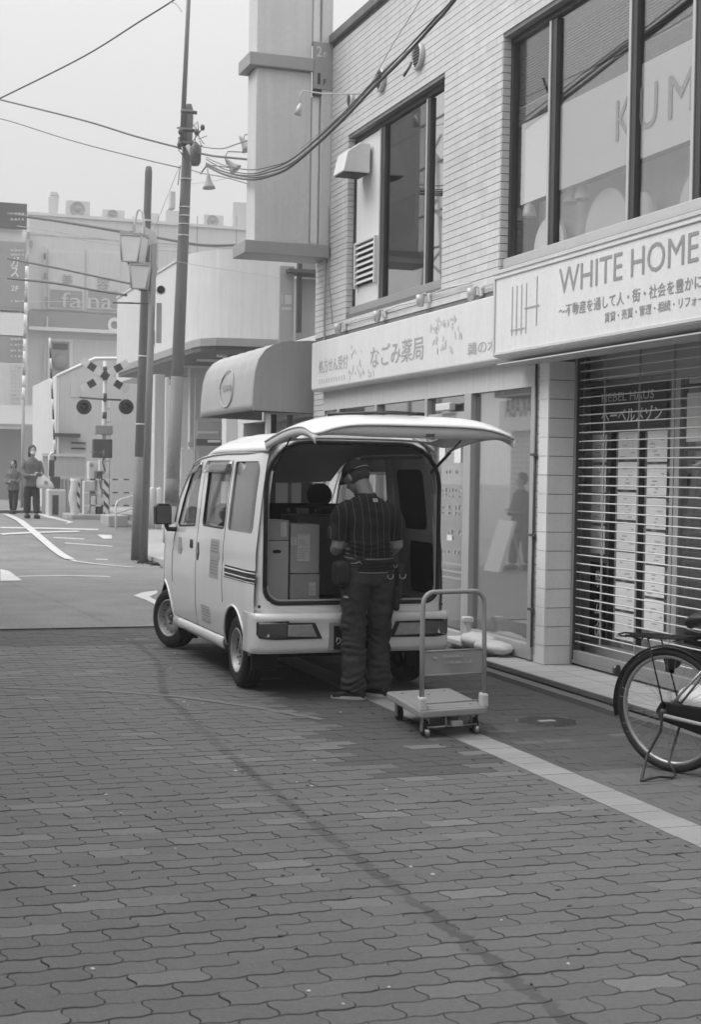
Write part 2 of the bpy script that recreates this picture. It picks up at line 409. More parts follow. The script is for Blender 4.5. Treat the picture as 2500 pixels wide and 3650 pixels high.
# rectangular pavers along the shops
foot = struct(box('footpath', 3.702, 4.838, -6, YB, -.055, -.0065, 'joint'))
sm = [B().box(-.0985, .0985, -.0485, .0485, -.03, 0).mesh('paver', q) for q in ('slab', 'slab_dark')]
pav = []
for j in range(118):
    y = 3.02 + .0985 * j + .05
    if y > YB - .06: break
    for i in range(7):
        x = 3.66 + .2 * i + (.1 if j % 2 else 0)
        if 3.70 + .09 < x < 4.84 - .09: pav.append((x, y))
pav.sort(key=lambda c: (not vis((c[0], c[1], 0))[0], c[1]))
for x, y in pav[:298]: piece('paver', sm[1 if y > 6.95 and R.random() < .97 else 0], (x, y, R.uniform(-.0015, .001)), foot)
b = B()
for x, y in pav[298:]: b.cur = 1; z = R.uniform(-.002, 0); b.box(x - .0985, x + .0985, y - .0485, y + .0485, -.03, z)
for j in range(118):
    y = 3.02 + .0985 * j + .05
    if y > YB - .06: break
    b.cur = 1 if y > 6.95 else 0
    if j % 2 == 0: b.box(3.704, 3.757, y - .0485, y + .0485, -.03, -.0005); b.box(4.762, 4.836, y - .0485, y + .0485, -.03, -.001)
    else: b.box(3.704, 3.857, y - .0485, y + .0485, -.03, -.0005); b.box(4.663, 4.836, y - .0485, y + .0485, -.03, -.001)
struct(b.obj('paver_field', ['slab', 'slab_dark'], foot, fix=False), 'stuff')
# kerb stones, gutter and the shop ledge
kerb = struct(box('kerb', 4.842, 5.0, 2, 22, -.06, .012, 'kerb'))
ks = B().box(-.05, .05, -.297, .297, -.05, .035).mesh('kerb_stone', 'kerb')
for i in range(26): piece('kerb_stone', ks, (4.893, 3 + .6 * i, R.uniform(-.003, .002)), kerb)
led = thing('shop_ledge', 'low pale tiled ledge running below the roller shutter', 'step', (5.25, 8, 0))
box('core', 4.985, 5.60, 3.2, 11.0, 0, .068, 'mortar', led)
lt = B().box(-.1455, .1455, -.1455, .1455, -.006, .006).mesh('tile', 'ledge_tile'); le = B().box(-.012, .012, -.0725, .0725, -.016, .017).mesh('edge_tile', 'kerb')
for i in range(26):
    for k in range(2): piece('tile', lt, (5.112 + .3 * k, 3.35 + .3 * i, .074), led)
for i in range(52): piece('edge_tile', le, (4.955, 3.28 + .15 * i, .062), led)
stp = thing('pharmacy_step', 'narrow low concrete step under the pharmacy glass', 'step', (5.15, 13, 0))
box('slab', 5.06, 5.33, 11.02, 17, 0, .05, 'kerb', stp, .006); box('upper_slab', 5.15, 5.34, 11.02, 17, .05, .09, 'concrete', stp, .006)
# manhole
mh = thing('manhole_cover', 'round iron manhole cover in the footpath with a pale centre plate', 'manhole cover', (4.31, 8.45, 0))
B().lathe([(-.02, .205), (.001, .205), (.001, .001)], (4.31, 8.45, 0), 'z', 40, False).obj('rim', 'steel_dark', mh)
b = B()
for i in range(-7, 8):
    for k in range(-7, 8):
        x, y = i * .026, k * .026
        if hypot(x, y) < .185 and not (abs(x) < .06 and abs(y) < .04): b.box(4.31 + x - .008, 4.31 + x + .008, 8.45 + y - .008, 8.45 + y + .008, 0, .004)
b.obj('cover_studs', 'steel_dark', mh); box('centre_plate', 4.255, 4.365, 8.42, 8.48, 0, .005, 'concrete', mh)
# painted road markings
def strip(pts, wd, name, m='paint', lift=.005):
    pts = [(a[0] + (c[0] - a[0]) * k / 8, a[1] + (c[1] - a[1]) * k / 8) for a, c in zip(pts, pts[1:]) for k in range(8)] + [pts[-1]]
    b = B(); P = [gr(*p) for p in pts]; vs = []
    for i, p in enumerate(P):
        t = (P[min(i + 1, len(P) - 1)] - P[max(i - 1, 0)]); n = V((t.y, -t.x, 0)).normalized() * (wd / 2)
        for q in (p - n, p + n): vs.append((q.x, q.y, zt(q.y) + lift))
    b.add(vs, [(2 * i, 2 * i + 1, 2 * i + 3, 2 * i + 2) for i in range(len(P) - 1)]); return struct(b.obj(name, m, fix=False))
def patch(pts, name, m='paint', lift=.006):
    P = [gr(*p) for p in pts]; return struct(B().add([(p.x, p.y, zt(p.y) + lift) for p in P], [tuple(range(len(P)))]).obj(name, m, fix=False))
strip([(20, 1836), (45, 1845), (70, 1858), (125, 1903), (190, 1958), (222, 1982), (250, 1996)], .16, 'road_marking', lift=.018); strip([(240, 1992), (270, 2002), (330, 2010), (400, 2017), (470, 2023)], .085, 'road_marking', lift=.009)
strip([(0, 1882), (150, 1884), (350, 1889)], .25, 'road_marking', lift=.009); strip([(0, 1906), (120, 1900), (280, 1896)], .2, 'road_marking', lift=.013)
strip([(60, 2055), (230, 2052), (392, 2056)], .12, 'road_marking'); patch([(0, 2030), (30, 2036), (78, 2070), (0, 2072)], 'road_marking')
patch([(345, 1906), (398, 1908), (398, 1921), (368, 1921)], 'road_marking'); patch([(128, 1832), (160, 1834), (262, 1862), (236, 1867)], 'road_marking')
strip([(190, 1917), (300, 1922)], .12, 'road_marking', lift=.005); strip([(230, 1936), (400, 1948)], .1, 'road_marking'); strip([(340, 1994), (385, 1995)], .12, 'road_marking')
strip([(30, 2452), (350, 2462), (640, 2484), (900, 2520), (1150, 2566)], .06, 'worn_line', 'worn_paint', .0035)
patch([(476, 2124), (510, 2112), (560, 2106), (560, 2116), (532, 2128), (545, 2136), (560, 2142), (560, 2160), (520, 2140)], 'road_marking')
struct(box('station_pavement', 5.35, 12, 22, 60, -.05, 0, 'concrete')).location.z = .0
bpy.data.objects['station_pavement'].location.z = .0
# raised footway following the slope on the right
b = B(); e = [(5.35, 20), (5.1, 22), (5.0, 25), (5.15, 27), (5.6, 28.6), (6.2, 29.6), (6.35, 33), (6.35, 60)]
vs = [];
for x, y in e: vs += [(x, y, zt(y) - .1), (x, y, zt(y) + .10), (14, y, zt(y) + .10)]
b.add(vs, [f for i in range(len(e) - 1) for f in ((3 * i, 3 * i + 1, 3 * i + 4, 3 * i + 3), (3 * i + 1, 3 * i + 2, 3 * i + 5, 3 * i + 4))])
bpy.data.objects.remove(bpy.data.objects['station_pavement']); struct(b.obj('sidewalk', 'concrete', fix=False))

# ================================================================== THE TILED SHOP BUILDING
FX = 5.30
shop = thing('shop_building', 'two-storey tiled building with dark framed upper windows, a pharmacy and a shuttered office', 'building', (5.6, 11, 0))
WY = (7.0, 11.45); PY = (12.73, 15.50); WZ = (3.356, 5.325); TOP = 6.56; YE = 16.62; Y0 = 3.0
holes = [(WY[0], WY[1], *WZ), (PY[0], PY[1], *WZ), (Y0, 10.46, .06, 2.56), (10.66, 16.2, .06, 2.56)]
def walls(y0, y1, z0, z1, hs, x0, x1, name, m, parent):
    b = B(); ya = sorted({y0, y1, *[h[0] for h in hs], *[h[1] for h in hs]}); za = sorted({z0, z1, *[h[2] for h in hs], *[h[3] for h in hs]})
    ya = [y for y in ya if y0 <= y <= y1]; za = [z for z in za if z0 <= z <= z1]
    for i in range(len(ya) - 1):
        for k in range(len(za) - 1):
            cy, cz = (ya[i] + ya[i + 1]) / 2, (za[k] + za[k + 1]) / 2
            if not any(h[0] < cy < h[1] and h[2] < cz < h[3] for h in hs): b.box(x0, x1, ya[i], ya[i + 1], za[k], za[k + 1])
    return b.obj(name, m, parent, fix=False)
walls(Y0, YE, 0, TOP, holes, FX + .009, FX + .16, 'wall', 'mortar', shop)
B().box(FX + .15, 12, YE - .2, YE, 0, TOP).box(FX + .8, 12, Y0, Y0 + .2, 0, TOP).box(FX + .02, 12, Y0, YE, TOP - .12, TOP - .02).box(11.8, 12, Y0, YE, 0, TOP).box(5.9, 12, Y0, YE - .2, 2.75, 2.95).obj('shell', 'concrete', shop)
box('coping', FX - .05, FX + .3, Y0, YE + .06, TOP - .03, TOP + .07, 'concrete_dark', shop, .01)
TP, TL = .066, .235
tiles = []; cut = []
for j in range(0, 100):
    z = .08 + TP * j
    if z + TP > TOP - .03: break
    for i in range(0, 60):
        y = Y0 + TL * i - (TL / 2 if j % 2 else 0); a, c = max(y, Y0), min(y + TL, YE); zm = z + TP / 2
        segs = [(a, c)]
        for h in holes:
            if h[2] - .03 < zm < h[3] + .03:
                ns = []
                for s0, s1 in segs:
                    if h[0] >= s1 or h[1] <= s0: ns.append((s0, s1))
                    else:
                        if h[0] > s0: ns.append((s0, h[0]))
                        if h[1] < s1: ns.append((h[1], s1))
                segs = ns
        for s0, s1 in segs:
            if s1 - s0 < .02: continue
            if 2.58 < z < 3.15 and 10.95 < s0 < 16.5: continue          # behind the fascia sign
            (tiles if abs(s1 - s0 - TL) < 1e-6 else cut).append((s0, s1, z))
tiles.sort(key=lambda t: (not (6 < vis((FX, t[0], t[2]))[1] < 40 and vis((FX, t[0], t[2]))[0] and -60 < (1825 - FPX * (V((FX, t[0], t[2])) - EYE).dot(UP) / (V((FX, t[0], t[2])) - EYE).dot(FWD))), t[0]))
tm = B().box(0, .012, -.1166, .1166, -.0298, .0298).mesh('tile', 'wall_tile')
for s0, s1, z in tiles[:298]: piece('tile', tm, (FX - .001 + R.uniform(-.0008, .0008), (s0 + s1) / 2, z + TP / 2), shop, (0, R.gauss(0, .004), 0))
b = B()
for s0, s1, z in tiles[298:] + cut:
    dx = R.uniform(-.0012, .0012); b.box(FX - .001 + dx, FX + .011 + dx, s0 + .0009, s1 - .0009, z + .0032, z + TP - .0032)
for yy, (z0, z1) in ((WY[1], WZ), (PY[1], WZ)):                            # returns of the window openings
    z = .08 + TP * int((z0 - .08) / TP)
    while z < z1:
        b.box(FX + .002, FX + .075, yy - .008, yy + .004, max(z, z0) + .0035, min(z + TP, z1) - .0035); z += TP
struct(b.obj('tile_field', 'wall_tile', shop, fix=False), 'stuff')
# pillar between the shops: large glazed tiles
pt = B().box(-.115, .115, -.006, .006, -.0727, .0727).mesh('pillar_tile', 'big_tile'); pf = B().box(-.006, .006, -.078, .078, -.0727, .0727).mesh('pillar_tile', 'big_tile')
box('pillar_core', FX + .012, 5.545, 10.466, 10.62, .08, 2.55, 'mortar', shop)
for i in range(16): piece('pillar_tile', pt, (FX + .118, 10.458, .157 + .1515 * i), shop); piece('pillar_tile', pf, (FX, 10.535, .157 + .1515 * i), shop)
B().box(FX + .16, 5.56, 10.60, 10.64, .08, 2.55).obj('pillar_back', 'mid', shop)
# conduit, cable clips, round vents, extractor hood on the tiled wall
B().tube([(FX - .02, 10.655, .2), (FX - .02, 10.655, 2.5)], .009).obj('conduit', 'steel_dark', shop)
for z in (.5, 1.1, 1.75): B().box(FX - .05, FX - .01, 10.63, 10.68, z, z + .02).obj('clip', 'steel_dark', shop)
for u, v_, r in ((1245, 360, .085), (1352, 285, .12), (1485, 200, .13)):
    p = on(u, v_, 0, FX - .04); B().lathe([(.05, r), (0, r), (-.012, r * .86), (.012, r * .80), (.012, .002)], (p.x, p.y, p.z), 'x', 28).obj('round_vent', ['alu'], shop)
    q = B()
    for k in range(-3, 4): h = sqrt(max(0, (r * .78) ** 2 - (k * r * .22) ** 2)); q.box(p.x - .002, p.x + .012, p.y - h, p.y + h, p.z + k * r * .22 - r * .06, p.z + k * r * .22 + r * .02)
    q.obj('vent_grille', 'dark', shop)
B().tube([(FX - .02, 16.2, 2.6), (FX - .02, 16.2, 4.3), (FX - .03, 16.3, 5.6), (FX - .02, 16.35, 6.5)], .012).obj('conduit', 'alu', shop)
B().tube([(FX - .02, 15.9, 3.3), (FX - .03, 16.05, 3.9), (FX - .02, 16.1, 4.6), (FX - .03, 16.22, 5.5)], .006).obj('conduit', 'mid', shop)
hp = thing('extractor_hood', 'white boxy extractor hood over the corner of the left upper window', 'vent hood', (5.1, 15.1, 4.7))
yh0, yh1 = 14.93, 15.28
B().prism([(5.05, yh0, 4.84), (5.36, yh0, 4.84), (5.36, yh0, 5.16), (5.24, yh0, 5.16), (5.10, yh0, 5.06)], (0, yh1 - yh0, 0)).obj('hood', 'white', hp, .012)
box('opening', 5.07, 5.34, yh0 + .02, yh1 - .02, 4.83, 4.838, 'black', hp)

def window2f(y0, y1, mull, name_label, kum=False):
    x = FX + .09; fr = 'frame_dark'; wz0, wz1 = WZ
    wi = bpy.data.objects.new('window', None); COL.objects.link(wi); wi.parent = shop; WO[wi.name] = WO[shop.name]; wi['label'] = name_label
    b = B().box(x - .012, x + .05, y1 - .045, y1 + .0, wz0, wz1).box(x - .012, x + .05, y0, y0 + .045, wz0, wz1).box(x - .012, x + .05, y0 + .045, y1 - .045, wz1 - .05, wz1)
    b.obj('frame', fr, wi, .004); box('sill', x - .06, x + .09, y0 + .003, y1 - .003, wz0 - .002, wz0 + .085, 'mid' if not kum else 'alu', wi, .006)
    for a, c in mull: box('mullion', x - .012, x + .045, a, c, wz0 + .086, wz1 - .061, fr, wi, .004); box('mullion_trim', x - .022, x - .013, c - .03, c + .004, wz0 + .09, wz1 - .065, 'alu', wi)
    e = [y0 + .045] + [q for p in mull for q in p] + [y1 - .045]
    for i in range(0, len(e), 2): box('pane', x + .02, x + .026, e[i], e[i + 1], wz0 + .085, wz1 - .06, 'glass_2f' if kum else 'glass_mirror' if i == 0 else 'glass', wi)
    return wi, x
# left window: fixed panel with louvre, sheer curtain, sliding sash
wi, x = window2f(PY[0], PY[1], [(14.53, 14.66), (13.27, 13.345)], 'left upper window with a louvred vent panel and curtains')
box('blank_panel', x + .0, x + .018, 14.66, 15.44, WZ[0] + .09, WZ[1] - .062, 'white', wi)
lz = 3.66
box('louvre_back', x - .012, x - .002, 14.74, 15.34, lz, lz + .46, 'black', wi)
for i in range(7): z = lz + .02 + .064 * i; B().prism([(x - .05, 14.75, z), (x - .045, 14.75, z - .006), (x - .012, 14.75, z + .034), (x - .016, 14.75, z + .04)], (0, .58, 0)).obj('louvre_slat', 'white', wi)
B().box(x - .05, x - .002, 14.71, 14.74, lz - .02, lz + .48).box(x - .05, x - .002, 15.34, 15.37, lz - .02, lz + .48).box(x - .05, x - .002, 14.74, 15.34, lz + .46, lz + .48).obj('louvre_frame', 'white', wi)
B().sheet(lambda u, v: (x + .06 + .012 * sin(u * 90), 13.36 + 1.16 * u, WZ[0] + .1 + 1.78 * v), 160, 1).obj('curtain', 'curtain', wi, fix=False)
box('window_film', x + .03, x + .034, 13.75, 14.41, 4.02, 4.42, 'dark', wi); box('sash_edge', x + .028, x + .05, 13.58, 13.66, WZ[0] + .09, WZ[1] - .07, 'mid', wi)
B().sheet(lambda u, v: (x + .05, 12.78 + .47 * u, WZ[0] + .1 + 1.78 * v), 1, 1).obj('sky_reflection_sheet', 'blind', wi, fix=False)  # added pale sheet imitating bright sky reflected in this pane
# right window: blind above, white film with letters, lamps and partitions inside
wi, x = window2f(WY[0], WY[1], [(10.60, 10.71), (9.335, 9.43), (8.48, 8.58)], 'right upper window with venetian blinds and white film', True)
spans = [(10.72, 11.40), (9.44, 10.59), (8.59, 9.325), (7.06, 8.47)]
for a, c in spans:
    sm_ = B().add([(-.011, a - (a + c) / 2, -.005), (-.011, (c - a) / 2, -.005), (.011, (c - a) / 2, .006), (.011, a - (a + c) / 2, .006)], [(0, 1, 2, 3)]).mesh('slat', 'blind')
    for k in range(23): piece('slat', sm_, (x + .075, (a + c) / 2, 4.74 + .0235 * k), wi)
    box('painted_shade_band', x + .045, x + .055, a, c, 4.566, 4.714, 'dark', wi)  # dark board stands in for the unlit gap between blind and film
    box('blind_rail', x + .06, x + .09, a, c, 4.715, 4.732, 'mid', wi)
    box('window_film', x + .03, x + .033, a + .06 * (a > 10.5), c - (.10 if c > 11 else 0), 3.885, 4.565, 'blind', wi)
for ch, (ua, ub, vb, h) in {'K': (2186, 2240, 505, .30), 'U': (2270, 2332, 462, .31), 'M': (2372, 2462, 418, .30)}.items():
    p0 = on(ua, vb, 0, x - .0); p1 = on(ub, vb, 0, x); p1.z = p0.z = 4.08; p0.x = p1.x = x + .026
    text(ch, p0, p1, h, 'mid', wi, out=(-1, 0, 0), ext=.0035)
B().box(x + .28, x + .3, WY[0], WY[1], WZ[0], 3.95).obj('inner_partition', 'sign_grey', wi)
b = B()
for yc, rr in ((11.02, .28), (10.05, .34), (9.55, .22), (8.75, .25)):
    B().prism([(x + .16, yc + rr * cos(t) * 1.0, WZ[0] + .12 + rr * sin(t)) for t in [pi * k / 12 for k in range(13)]], (.03, 0, 0)).obj('chair_back', 'blind', wi)
for u, v_ in ((1847, 765), (1888, 748), (2035, 695), (2078, 682)):
    p = on(u, v_, 0, x + .15); B().lathe([(-.06, .06), (-.02, .058), (.035, .042), (.055, .012)], (p.x, p.y, p.z), 'z', 16).obj('inner_lamp', 'blind', wi); B().lathe([(-.075, .05), (-.062, .056)], (p.x, p.y, p.z), 'z', 16).obj('lamp_rim', 'dark', wi)
# dim rooms behind
B().box(6.6, 6.65, Y0, YE, 2.95, TOP - .2).obj('inner_wall', 'interior', shop); B().box(6.9, 6.95, 3.3, 16.4, .05, 2.75).obj('inner_wall', 'interior', shop)
B().box(FX + .3, 11.8, Y0 + .2, YE - .2, 5.9, 5.95).obj('ceiling', 'panel', shop); box('shop_floor', FX + .36, 11.8, Y0, YE - .2, .05, .09, 'interior', shop)

# ---- pharmacy shopfront
ph = bpy.data.objects.new('shopfront', None); COL.objects.link(ph); ph.parent = shop; WO[ph.name] = WO[shop.name]; ph['label'] = 'pharmacy shopfront of white framed glass'
FZ = 2.315
B().box(FX - .015, FX + .1, 10.69, 16.2, FZ, 2.56).obj('fascia_panel', 'panel', ph)
for a, c in ((10.675, 10.745), (11.945, 12.10), (12.985, 13.05), (14.39, 14.455), (15.62, 15.70)): box('post', FX - .02, FX + .08, a, c, .09, FZ - .002, 'alu', ph, .006)
box('lower_rail', FX - .012, FX + .07, 10.747, 11.943, .09, .215, 'alu', ph, .006); box('lower_rail', FX - .012, FX + .07, 13.052, 15.618, .09, .215, 'alu', ph, .006)
box('lower_rail', FX + .0, FX + .07, 12.102, 12.983, .09, .16, 'alu', ph, .006)
box('transom', FX - .005, FX + .07, 12.102, 12.983, 2.09, 2.16, 'alu', ph, .004); box('door_sensor', FX - .07, FX - .005, 12.32, 12.66, 2.18, 2.25, 'white', ph, .01)
box('jamb', FX + .0, FX + .06, 12.90, 12.98, .162, 2.088, 'alu', ph, .004)
for a, c, z0, z1 in ((10.745, 11.945, .215, FZ), (12.10, 12.90, .16, 2.09), (12.10, 12.985, 2.16, FZ), (13.05, 14.39, .215, FZ), (14.455, 15.62, .215, FZ)):
    box('pane', FX + .03, FX + .036, a, c, z0, z1, 'glass_shop', ph)
B().sheet(lambda u, v: (FX + .07 + .03 * abs(sin(u * pi * 21)), 10.76 + 1.17 * u, .22 + 2.06 * v), 620, 1).obj('pleated_screen', 'blind', ph, fix=False)
B().sheet(lambda u, v: (FX + .35, 12.05 + 3.6 * u, .1 + 2.3 * v), 2, 1).obj('inner_screen', 'white', ph, fix=False)
B().box(FX + .02, FX + .028, 15.70, 16.2, .09, FZ).obj('end_panel', 'panel', ph)
# notices on the door glass
for y, z, a, c, m in ((12.62, 1.72, .14, .30, 'paper'), (12.25, 1.70, .15, .34, 'paper'), (12.42, .98, .12, .05, 'paper')): box('notice', FX + .022, FX + .028, y, y + a, z, z + c, m, ph)
b = B()
for z, rows in ((1.60, 1), (1.38, 2), (1.22, 2), (1.04, 1), (.86, 1)):
    for r_ in range(rows):
        for k in range(9):
            if R.random() < .8: b.box(FX + .023, FX + .0285, 12.2 + .078 * k, 12.2 + .078 * k + R.uniform(.03, .06), z + .05 * r_, z + .05 * r_ + R.uniform(.015, .04))
b.box(FX + .023, FX + .0285, 12.2, 12.88, .76, .775).box(FX + .023, FX + .0285, 12.2, 12.88, .69, .705).box(FX + .023, FX + .0285, 12.2, 12.88, .63, .645)
b.obj('door_print', 'faint_text', ph)

# ---- office front behind the grille
of = bpy.data.objects.new('office_front', None); COL.objects.link(of); of.parent = shop; WO[of.name] = WO[shop.name]; of['label'] = 'office window behind the shutter, hung with property sheets'
GX = 5.76
B().box(GX - .03, GX + .05, 10.80, 10.9, .09, 2.7).box(GX - .02, GX + .05, 9.235, 9.36, .09, 2.7).box(GX - .02, GX + .05, Y0 + .2, 9.235, 2.32, 2.7).box(GX - .02, GX + .05, 9.36, 10.6, 2.36, 2.7).box(GX - .02, GX + .05, Y0 + .2, 10.6, .09, .24).obj('frame', 'alu', of)
box('pane', GX, GX + .006, 9.36, 10.80, .24, 2.36, 'glass_office', of); box('pane', GX, GX + .006, Y0 + .2, 9.235, .24, 2.32, 'glass', of)
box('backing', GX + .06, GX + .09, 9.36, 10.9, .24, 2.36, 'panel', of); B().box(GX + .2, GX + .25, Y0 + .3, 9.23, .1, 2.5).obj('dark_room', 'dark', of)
box('reveal', 5.56, GX + .05, 10.86, 10.90, .08, 2.7, 'alu', of); box('soffit', FX + .02, GX + .1, Y0, 10.66, 2.56, 2.62, 'panel', of)
px = GX - .006
box('poster', px, px + .004, 9.44, 10.60, 1.965, 2.315, 'dark', of)
text('HEBEL HAUS', (px, 10.42, 2.185), (px, 9.62, 2.185), .07, 'panel', of, out=(-1, 0, 0), ext=.003, bold=.01); text('ヘーベルメゾン', (px, 10.42, 2.02), (px, 9.50, 2.02), .115, 'paper', of, out=(-1, 0, 0), ext=.003, bold=.015)
for c0, c1, ztop, zbot, n_ in ((10.33, 10.56, 1.93, .95, 4), (9.85, 10.14, 1.94, .30, 7), (9.42, 9.70, 1.94, .42, 6)):
    h = (ztop - zbot) / n_
    for i in range(n_):
        z1 = ztop - h * i; box('property_sheet', px - .002, px, c0, c1, z1 - h + .022, z1, 'paper', of)
        q = B()
        for k in range(6):
            if R.random() < .8: yy = R.uniform(c0 + .02, c1 - .1); q.box(px - .004, px - .002, yy, yy + R.uniform(.03, .09), z1 - h + .04 + k * .028, z1 - h + .05 + k * .028)
        q.obj('sheet_print', 'sign_grey', of)
for c0, c1 in ((10.18, 10.262), (9.745, 9.825)): box('dark_strip', px, px + .004, c0, c1, .3, 1.94, 'black', of)
box('tall_notice', px, px + .004, 10.30, 10.56, .30, .90, 'black', of)
for i, ch in enumerate('ホームズ'): text(ch, (px, 10.47, .70 - .11 * i), (px, 10.37, .70 - .11 * i), .085 if ch != 'ー' else .012, 'paper', of, out=(-1, 0, 0), ext=.004, bold=.01)
for z in (.80, .34): B().lathe([(0, .035), (-.003, .035), (-.003, .022), (0, .022)], (px - .001, 10.43, z), 'x', 20).obj('notice_ring', 'paper', of)
for i in range(4): box('inner_shelf', GX + .16, GX + .19, 3.4, 9.1, .45 + .4 * i, .48 + .4 * i, 'mid', of)
box('menu_sheet', GX - .004, GX - .001, 8.6, 9.17, 1.85, 2.2, 'paper', of)

# ---- roller grille
gs = thing('roller_shutter', 'closed see-through roller shutter of thin horizontal rods', 'shutter', (5.56, 8, .08))
box('guide_rail', 5.535, 5.585, 10.425, 10.463, .08, 2.56, 'frame_dark', gs, .003); box('guide_lip', 5.522, 5.533, 10.43, 10.452, .08, 2.56, 'steel', gs)
rod = B().tube([(0, -3.5, 0), (0, 3.5, 0)], .0055, 8).mesh('rod', 'white')
for i in range(34): piece('rod', rod, (5.557, 6.92, .27 + .0695 * i), gs)
lk = B().box(-.004, .004, -.010, .010, -.033, .033).mesh('link', 'mid')
for yy in (10.02, 9.50, 9.02, 8.52): 
    for i in range(33): piece('link', lk, (5.557, yy, .305 + .0695 * i), gs)
box('bottom_bar', 5.535, 5.58, 3.4, 10.42, .095, .20, 'mid', gs, .006); box('bottom_lip', 5.525, 5.534, 3.4, 10.42, .10, .125, 'steel', gs)

# ================================================================== SIGNS
SX = 5.03
sg = thing('fascia_sign', 'large white fascia sign lettered WHITE HOME above the shuttered office', 'sign', (5.1, 9, 2.6))
B().prism([(SX, 4, 2.555), (FX - .004, 4, 2.50), (FX - .004, 4, 3.25), (SX, 4, 3.25)], (0, 6.94, 0)).obj('sign_box', 'sign_face', sg, .008)
box('underside', SX + .02, FX + .0, 4, 10.92, 2.49, 2.5, 'sign_grey', sg)
B().box(SX - .012, SX - .001, 4, 10.945, 3.185, 3.20).box(SX - .012, SX - .001, 4, 10.945, 3.225, 3.255).box(SX - .012, SX - .001, 10.915, 10.945, 2.56, 3.184).box(SX - .010, SX - .001, 4, 10.914, 2.565, 2.59).obj('trim', 'panel', sg, .003)
def sxy(u, v): return on(u, v, 0, SX)
p0 = sxy(1994, 1048); p1 = sxy(2492, 935); zb = 2.975; hh = sxy(1994, 958).z - sxy(2004, 1048).z
print('WH', p0, p1, hh)
text('WHITE HOME', (SX, p0.y, (p0.z + p1.z) / 2), (SX, p1.y, (p0.z + p1.z) / 2), hh, 'sign_text', sg, out=(-1, 0, 0), bold=0, ext=.003)
p0 = sxy(1994, 1112); p1 = sxy(2506, 1020); text('～不動産を通して人・街・社会を豊かに', (SX, p0.y, 2.765), (SX, p1.y, 2.765), .092, 'grey_text', sg, out=(-1, 0, 0), ext=.003, bold=.008)
p0 = sxy(2157, 1152); p1 = sxy(2512, 1090); text('賃貸・売買・管理・相続・リフォー', (SX, p0.y, 2.665), (SX, p1.y, 2.665), .07, 'grey_text', sg, out=(-1, 0, 0), ext=.003, bold=.006)
b = B()
for u in (1830, 1846, 1863, 1880, 1917):
    q = sxy(u, 1000).y; lo = .0 if u < 1900 else .04; b.box(SX - .004, SX - .001, q - .007, q + .007, 2.70 + lo, 3.09 if u < 1900 else 3.12)
q0, q1 = sxy(1822, 1190), sxy(1872, 1180); b.box(SX - .005, SX - .002, q1.y, q0.y, 2.738, 2.748); q0, q1 = sxy(1872, 1100), sxy(1924, 1090); b.box(SX - .005, SX - .002, q1.y, q0.y, 2.89, 2.902)
b.obj('emblem', 'soft_text', sg)

NX = 5.15
ns = thing('fascia_sign', 'pale pharmacy fascia sign with Japanese lettering and petal print over the glass shopfront', 'sign', (5.2, 13.5, 2.53))
B().prism([(NX, 10.96, 2.56), (NX + .03, 10.96, 2.53), (FX - .005, 10.96, 2.53), (FX - .005, 10.96, 3.10), (NX, 10.96, 3.10)], (0, 5.30, 0)).obj('sign_box', 'sign_face', ns, .01)
def nxy(u, v): return on(u, v, 0, NX)
def ntext(s, ua, va, ub, vb, h, m='soft_text', bold=.004):
    p, q = nxy(ua, va), nxy(ub, vb); z = (p.z + q.z) / 2; text(s, (NX, p.y, z), (NX, q.y, z), h, m, ns, out=(-1, 0, 0), ext=.003, bold=bold)
ntext('処方せん受付', 1137, 1330, 1240, 1315, .155, 'faint_text'); ntext('なごみ薬局', 1321, 1308, 1510, 1286, .225, 'soft_text', .003); ntext('鵜の木', 1668, 1268, 1775, 1252, .115, 'faint_text')
b = B(); p, q = nxy(1137, 1368), nxy(1235, 1355); n_ = 11
for k in range(n_):
    y = p.y + (q.y - p.y) * k / n_
    for r_ in range(3): b.box(NX - .004, NX - .001, y - .035, y - .008, p.z + .018 * r_, p.z + .008 + .018 * r_)
b.obj('small_print', 'faint_text', ns)
b = B(); RR = random.Random(3)
for (u0, v0, u1, v1, n_) in ((1535, 1125, 1660, 1200, 26), (1535, 1200, 1620, 1260, 12), (1250, 1230, 1290, 1330, 12), (1245, 1320, 1340, 1370, 16)):
    for _ in range(n_):
        c = nxy(RR.uniform(u0, u1), RR.uniform(v0, v1)); a0 = RR.uniform(0, pi); ra, rb = RR.uniform(.02, .045), RR.uniform(.009, .018)
        if not 2.58 < c.z < 3.07: continue
        b.add([(NX - .002 - RR.random() * .002, c.y + ra * cos(t) * cos(a0) - rb * sin(t) * sin(a0), c.z + ra * cos(t) * sin(a0) + rb * sin(t) * cos(a0)) for t in [2 * pi * k / 10 for k in range(10)]], [tuple(range(10))])
b.obj('petal_print', 'sign_grey', ns, fix=False)

pyl = thing('projecting_sign', 'tall grey projecting sign box with floor numbers 2F and 1F on the building corner', 'sign', (4.8, 16.1, 4.06)); PY0 = 16.105
B().box(4.40, 5.06, PY0 + .03, PY0 + .40, 4.22, 6.19).box(4.40, 5.06, PY0 + .03, PY0 + .40, 6.34, 11).obj('blank_panel', 'sign_grey', pyl, .012)
box('lower_ledge', 4.27, 5.28, PY0 - .05, PY0 + .50, 4.07, 4.22, 'mid', pyl, .01); box('upper_ledge', 4.30, 5.06, PY0 - .04, PY0 + .47, 6.19, 6.34, 'mid', pyl, .01)
box('column', 5.175, 5.30, PY0 + .0, PY0 + .35, 4.22, 11, 'sign_grey', pyl, .008); box('white_strip', 5.07, 5.17, PY0 + .05, PY0 + .2, 4.225, 5.93, 'white', pyl, .02); box('white_strip', 5.07, 5.17, PY0 + .05, PY0 + .2, 6.54, 11, 'white', pyl, .02)  # pale upright strips are boxes in plain white
